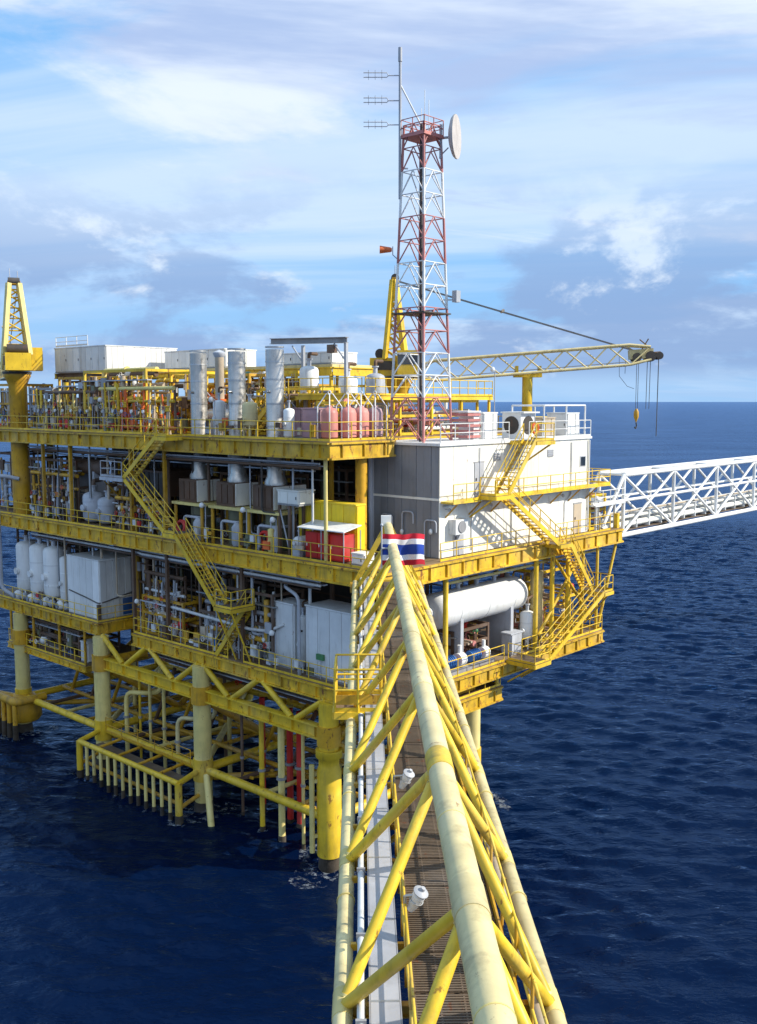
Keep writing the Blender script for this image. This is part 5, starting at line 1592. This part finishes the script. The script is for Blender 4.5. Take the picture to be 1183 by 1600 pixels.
# ------------------------------------------------------------------ upper deck
wb_ = cabinet('white control room on top of the yellow frame at the left of the upper deck', 4.0, 33.4, 10.9, 41.2, 30.35, 2.1, 'offwhite', 'white', name='control_room', cat='building', ribs=False)
wb_.railing([(4.0, 40.9, 32.5), (4.0, 36.0, 32.5)], 'white', 0.8, 1.6)
t = Thing('support_frame', 'yellow and brown trestle under the white control room', 'frame', (7.5, 37, ZU))
for x in (4.1, 7.4, 10.8):
    for y in (33.5, 37.3, 40.0):
        t.beam('post', (x, y, ZU), (x, y, 30.1), 0.25, 0.25, 'yellow' if y < 34 else 'brown')
for x in (4.1, 10.8):
    t.part('beam', MB().ibeam((x, 33.3, 30.1), (x, 41.3, 30.1), 0.25, 0.45), 'brown')
for y in (33.5, 41.1):
    t.part('beam', MB().ibeam((3.9, y, 30.1), (11.2, y, 30.1), 0.25, 0.45), 'yellow')
t.part('beam', MB().ibeam((4.1, 33.5, 28.0), (4.1, 41.1, 28.0), 0.2, 0.3), 'dark')
module('brown pipework under the white control room', 4.3, 34.0, 8.0, 39.8, ZU, 4.0, 31, 'brown', ('brown', 'dark', 'tan', 'lgrey'), 20, nv=2)
module('grey pipework beside the left crane column', 1.0, 36.4, 3.4, 39.9, ZU, 3.4, 32, 'mgrey', ('brown', 'brown', 'tan', 'olive', 'lgrey'), 16, nv=1)
module('crowded yellow pipe module left of the exhaust stacks', 1.0, 23.6, 4.6, 31.6, ZU, 4.6, 33, 'yellow', ('yellow', 'yellow2', 'yellow2', 'tan', 'brown', 'cream2'), 30, nv=2)
module('yellow pipe module behind the exhaust stacks', 7.0, 14.5, 11.0, 32.0, ZU, 4.4, 34, 'yellow', ('yellow2', 'tan', 'lgrey', 'white', 'brown'), 26, nv=2)
t = Thing('yellow_canopy', 'long yellow canopy roof behind the exhaust stacks', 'roof', (10.0, 22, ZU))
t.part('roof', MB().span((8.5, 12.5, 30.35), (12.5, 32.5, 30.55)), 'cream')
t.part('fascia', MB().ibeam((8.45, 12.5, 30.05), (8.45, 32.5, 30.05), 0.25, 0.6).ibeam((8.5, 12.45, 30.05), (12.5, 12.45, 30.05), 0.25, 0.6), 'yellow')
for y in (12.8, 19, 25.5, 32):
    for x in (8.7, 12.3):
        t.beam('post', (x, y, ZU), (x, y, 29.8), 0.2, 0.2, 'yellow')
cabinet('long white roof unit on the yellow canopy left of the stacks', 8.8, 24.5, 12.0, 32.3, 30.55, 1.5, 'white', name='roof_unit', cat='unit')
cabinet('white roof unit on the yellow canopy behind the rightmost stack', 8.9, 13.0, 11.5, 18.0, 30.55, 0.9, 'white', name='roof_unit', cat='unit')
t = Thing('monorail_gantry', 'grey monorail gantry standing right of the stacks', 'gantry', (8, 12, ZU))
t.part('beam', MB().ibeam((7.2, 9.8, 32.0), (7.2, 17.3, 32.2), 0.3, 0.4), 'mgrey')
for y in (9.9, 14.0):
    t.part('post', MB().beam((7.2, y, ZU), (7.2, y, 31.8), 0.2, 0.2), 'lgrey')
    t.part('knee', MB().tube((7.2, y, 30.6), (7.2, y + 1.1, 31.8), 0.06), 'lgrey')
t.part('hoist', MB().span((7.0, 10.9, 31.2), (7.4, 11.5, 31.75)), 'brown')
for (x0, y0, x1, y1, h, m, lab) in (
        (2.6, 8.4, 3.8, 10.4, 1.9, 'mauve', 'faded mauve bin, leftmost of the row by the upper deck edge'),
        (1.4, 6.5, 2.6, 8.0, 1.9, 'mauve', 'mauve bin right of the upright white drum on the upper deck')):
    cabinet(lab, x0, y0, x1, y1, ZU, h, m, name='waste_bin', cat='bin')
tot = ((1.15, 5.35, 'pink', 'pink chemical tote with a white lifting frame, leftmost of the row'), (2.35, 5.0, 'pink', 'pink chemical tote with a white lifting frame, second from the left'), (3.55, 5.1, 'pink', 'pink chemical tote with a white lifting frame, third from the left'), (4.8, 5.1, 'mauve', 'mauve chemical tote next to the lattice tower'))
for (x, y, m, lab) in tot:
    t = Thing('chemical_tote', lab, 'tank', (x, y, ZU), PF, 'chemical totes on the upper deck')
    tk = t.part('tank', MB().lathe((x, y, ZU), [(0.40, 0.12), (0.50, 0.2), (0.50, 1.6), (0.40, 1.85), (0.15, 1.95), (0.14, 2.05)], 18), m)
    fr = MB()
    for a, b in ((-1, -1), (1, -1), (1, 1), (-1, 1)):
        t.tube('frame_post', (x + a * 0.5, y + b * 0.5, ZU), (x + a * 0.5, y + b * 0.5, ZU + 2.0), 0.04, 'white')
        fr.tube((x + a * 0.5, y + b * 0.5, ZU + 2.0), (x + a * 0.12, y + b * 0.12, ZU + 2.75), 0.03, 8)
    fr.ring((x, y, ZU + 2.8), 0.12, 0.03, (1, 0, 0), 12)
    t.part('lifting_sling', fr, 'white')
vessel_v('white upright drum between the two mauve bins', 0.9, 8.6, ZU, 0.34, 1.9, 'white', legs=False, name='upright_drum')
vessel_v('cream upright drum between the middle and right stacks', 1.2, 12.6, ZU, 0.5, 2.3, 'cream', name='upright_drum')
vessel_v('pale upright drum between the left and middle stacks', 1.2, 15.7, ZU, 0.4, 2.4, 'offwhite', name='upright_drum')
vessel_h('silver drum lying behind the left and middle exhaust stacks', (3.4, 15.9, 27.0), (3.4, 19.6, 27.0), 0.5, 'steel', ZU)
t = Thing('elevated_walkway', 'yellow railed walkway on stilts behind the lattice tower', 'walkway', (12, 7, ZU))
fl_ = t.part('floor', MB().span((6.0, 7.0, 28.3), (19.6, 8.4, 28.36)), 'grating')
t.part('edge_beam', MB().ibeam((6.0, 7.0, 28.25), (19.6, 7.0, 28.25), 0.15, 0.32).ibeam((6.0, 8.4, 28.25), (19.6, 8.4, 28.25), 0.15, 0.32), 'yellow', fl_)
t.railing([(6.0, 7.05, 28.36), (19.6, 7.05, 28.36), (19.6, 8.35, 28.36)], 'yellow', 1.1, 1.0, parent=fl_)
for x in (6.2, 9.5, 12.8, 16.1, 19.4):
    t.beam('stilt', (x, 7.2, ZU), (x, 7.2, 28.1), 0.16, 0.16, 'yellow')
t = Thing('elevated_walkway', 'yellow railed walkway on stilts above the pink totes', 'walkway', (5, 8, ZU))
fl_ = t.part('floor', MB().span((4.2, 6.9, 28.3), (5.6, 12.4, 28.36)), 'grating')
t.part('edge_beam', MB().ibeam((4.2, 6.9, 28.25), (4.2, 12.4, 28.25), 0.15, 0.32).ibeam((4.2, 6.9, 28.25), (5.6, 6.9, 28.25), 0.15, 0.32), 'yellow', fl_)
t.railing([(4.25, 12.3, 28.36), (4.25, 6.95, 28.36), (5.6, 6.95, 28.36)], 'yellow', 1.1, 1.0, parent=fl_)
for (x, y) in ((4.3, 7.0), (4.3, 9.6), (4.3, 12.2), (5.5, 12.2)):
    t.beam('stilt', (x, y, ZU), (x, y, 28.1), 0.16, 0.16, 'yellow')
flight(t, (3.2, 12.4, 28.3), (3.2, 15.4, ZU), 0.8, 'y')
t.part('stair_head', MB().span((3.2, 11.6, 28.24), (4.15, 12.4, 28.3)), 'grating')
for i, (x, y, h, m, lab) in enumerate(((8.0, 10.5, 3.2, 'white', 'white bulbous dust collector right of the gantry'), (9.5, 9.4, 3.4, 'lgrey', 'pale dust collector nearest the lattice tower'), (6.6, 12.8, 3.9, 'offwhite', 'off white tall dust collector under the gantry'))):
    vessel_v(lab, x, y, ZU, 0.65, h + 0.8, m, name='dust_collector')
module('yellow pipework under the elevated walkway', 8.6, 7.6, 18.5, 12.0, ZU, 2.4, 35, 'yellow', ('yellow', 'tan', 'pink', 'lgrey', 'white'), 22, nv=1)
module('yellow pipework between the middle and right stacks', 4.8, 10.2, 6.8, 16.0, ZU, 3.2, 36, 'yellow', ('yellow', 'tan', 'yellow2', 'cream2', 'brown'), 20, nv=1)
module('pipework behind the crane column on the upper deck', 12.0, 18.0, 18.0, 30.0, ZU, 3.6, 37, 'yellow2', ('tan', 'lgrey', 'brown', 'yellow'), 20, nv=2)

module('dark brown pipe module in front of the white control room', 1.5, 31.6, 3.9, 36.2, ZU, 4.2, 61, 'yellow2', ('brown', 'dark', 'tan', 'yellow2', 'yellow'), 22, nv=1)
module('orange-yellow pipe module right behind the left exhaust stack', 3.0, 20.2, 6.2, 23.4, ZU, 4.4, 62, 'yellow', ('yellow', 'yellow2', 'orange', 'tan'), 18, nv=1)
module('yellow pipe module behind the slim vent pipe', 4.4, 16.4, 6.6, 19.8, ZU, 4.2, 63, 'yellow2', ('yellow', 'tan', 'cream2', 'lgrey', 'brown'), 18, nv=1)
module('tan pipework close behind the pink totes', 3.0, 6.0, 5.4, 8.2, ZU, 2.3, 64, 'yellow', ('tan', 'pink', 'yellow', 'lgrey'), 12, nv=0)
module('brown pipe frame between the left and middle turbine ducts', 2.8, 15.6, 5.4, 17.6, ZM, 4.6, 65, 'brown', ('brown', 'lgrey', 'tan', 'yellow2'), 14, nv=1)
module('brown pipe frame between the middle and right turbine ducts', 2.8, 11.8, 5.4, 13.6, ZM, 4.6, 66, 'brown', ('brown', 'lgrey', 'tan', 'yellow2'), 14, nv=1)
module('tall pipe frame behind the intake duct on the main deck', 3.4, 27.6, 5.0, 31.0, ZM, 5.2, 67, 'yellow2', ('brown', 'lgrey', 'tan', 'yellow2'), 16, nv=1)

module('brown pipe module left of the left crane column on the upper deck', 1.6, 43.6, 5.0, 46.8, ZU, 3.8, 71, 'yellow2', ('brown', 'tan', 'yellow2', 'lgrey'), 14, nv=1)
module('pipe module left of the left crane column on the main deck', 1.6, 43.4, 5.0, 47.2, ZM, 5.0, 72, 'brown', ('brown', 'tan', 'lgrey', 'yellow2'), 14, nv=1)
module('pipe module behind the white filter vessels on the cellar deck', 2.8, 36.0, 6.0, 46.5, ZC, 5.6, 73, 'brown', ('brown', 'dark', 'lgrey', 'olive'), 20, nv=1)

# roof of the living quarters
t = Thing('cooling_unit', 'maroon louvred cooling unit on the white roof beside the tower foot', 'cooling unit', (9.0, 2.0, ZR))
b_ = t.part('frame', MB().span((9.15, 1.3, ZR), (10.5, 2.7, ZR + 0.1)).span((9.15, 1.3, ZR + 1.8), (10.5, 2.7, ZR + 1.9)).span((9.9, 1.4, ZR + 0.1), (10.45, 2.6, ZR + 1.8)), 'white')
for k in range(5):
    t.part('slat', MB().beam((9.18, 1.36, ZR + 0.3 + k * 0.34), (10.48, 1.36, ZR + 0.3 + k * 0.34), 0.1, 0.16), 'towerred')
    t.part('slat', MB().beam((9.2, 1.4, ZR + 0.3 + k * 0.34), (9.2, 2.65, ZR + 0.3 + k * 0.34), 0.1, 0.16), 'towerred')
cabinet('white roof box right of the maroon cooling unit', 10.9, 1.4, 12.4, 2.9, ZR, 1.8, 'white', name='roof_unit', cat='unit')
t = Thing('fan_unit', 'white fan unit with a dark opening in the middle of the white roof', 'fan', (13.8, 2.2, ZR))
b_ = t.part('housing', MB().span((15.2, 1.5, ZR), (16.9, 3.0, ZR + 1.7)), 'white')
t.part('opening', MB().tube((16.05, 1.46, ZR + 0.9), (16.05, 1.5, ZR + 0.9), 0.62, 20), 'dark', b_)
t.part('opening', MB().tube((15.16, 2.25, ZR + 0.9), (15.2, 2.25, ZR + 0.9), 0.6, 20), 'dark', b_)
t.part('hood', MB().span((15.1, 1.2, ZR + 1.7), (17.0, 3.1, ZR + 1.8)), 'offwhite', b_)
cabinet('tan cabinet inside the white pipe cage on the roof', 17.8, 1.5, 19.4, 2.8, ZR, 1.4, 'tan', name='roof_unit', cat='unit')
cabinet('white cabinet at the far right of the white roof', 20.6, 1.3, 22.2, 3.0, ZR, 1.7, 'white', name='roof_unit', cat='unit')
t = Thing('pipe_cage', 'white tube frame standing over the right half of the roof', 'frame', (19, 2.5, ZR))
for x in (17.2, 20.0, 22.5):
    for y in (1.0, 3.6):
        t.tube('post', (x, y, ZR), (x, y, ZR + 2.2), 0.06, 'white')
    t.tube('beam', (x, 1.0, ZR + 2.2), (x, 3.6, ZR + 2.2), 0.06, 'white')
for y in (1.0, 3.6):
    t.tube('beam', (17.2, y, ZR + 2.2), (22.5, y, ZR + 2.2), 0.06, 'white')
t = Thing('lifebuoy', 'orange lifebuoy on the roof railing by the stair head', 'lifebuoy', (15.6, 0.62, ZR + 0.7))
t.part('ring', MB().ring((15.6, 0.62, ZR + 0.72), 0.34, 0.09, (0, 1, 0), 20), 'orange')
t.part('band', MB().box((15.6, 0.62, ZR + 1.06), (0.12, 0.21, 0.21)).box((15.6, 0.62, ZR + 0.38), (0.12, 0.21, 0.21)), 'white')

# floodlights
for (x, y, z, h, lab) in (
        (0.3, 12.0, ZM, 2.6, 'white floodlight at the main deck edge below the rightmost stack'),
        (0.3, 16.2, ZM, 2.6, 'white floodlight at the main deck edge below the middle stack'),
        (0.3, 22.6, ZM, 2.6, 'white floodlight at the main deck edge left of the turbine enclosures'),
        (0.3, 9.2, ZM, 2.2, 'white floodlight beside the red locker'),
        (0.3, 9.4, ZC, 2.4, 'white floodlight at the cellar deck edge near the pale cabinet'),
        (0.3, 24.0, ZC, 2.4, 'white floodlight at the cellar deck edge by the notch'),
        (0.3, 15.0, ZU, 2.4, 'white floodlight at the upper deck edge between the stacks'),
        (0.3, 28.0, ZU, 2.4, 'white floodlight at the upper deck edge in front of the yellow pipe module'),
        (19.4, 6.7, ZU, 4.6, 'white topped light pole at the end of the elevated walkway'),
        (23.7, 0.4, ZM, 2.4, 'white floodlight beside the white bridge landing')):
    pole_light(lab, x, y, z, h)
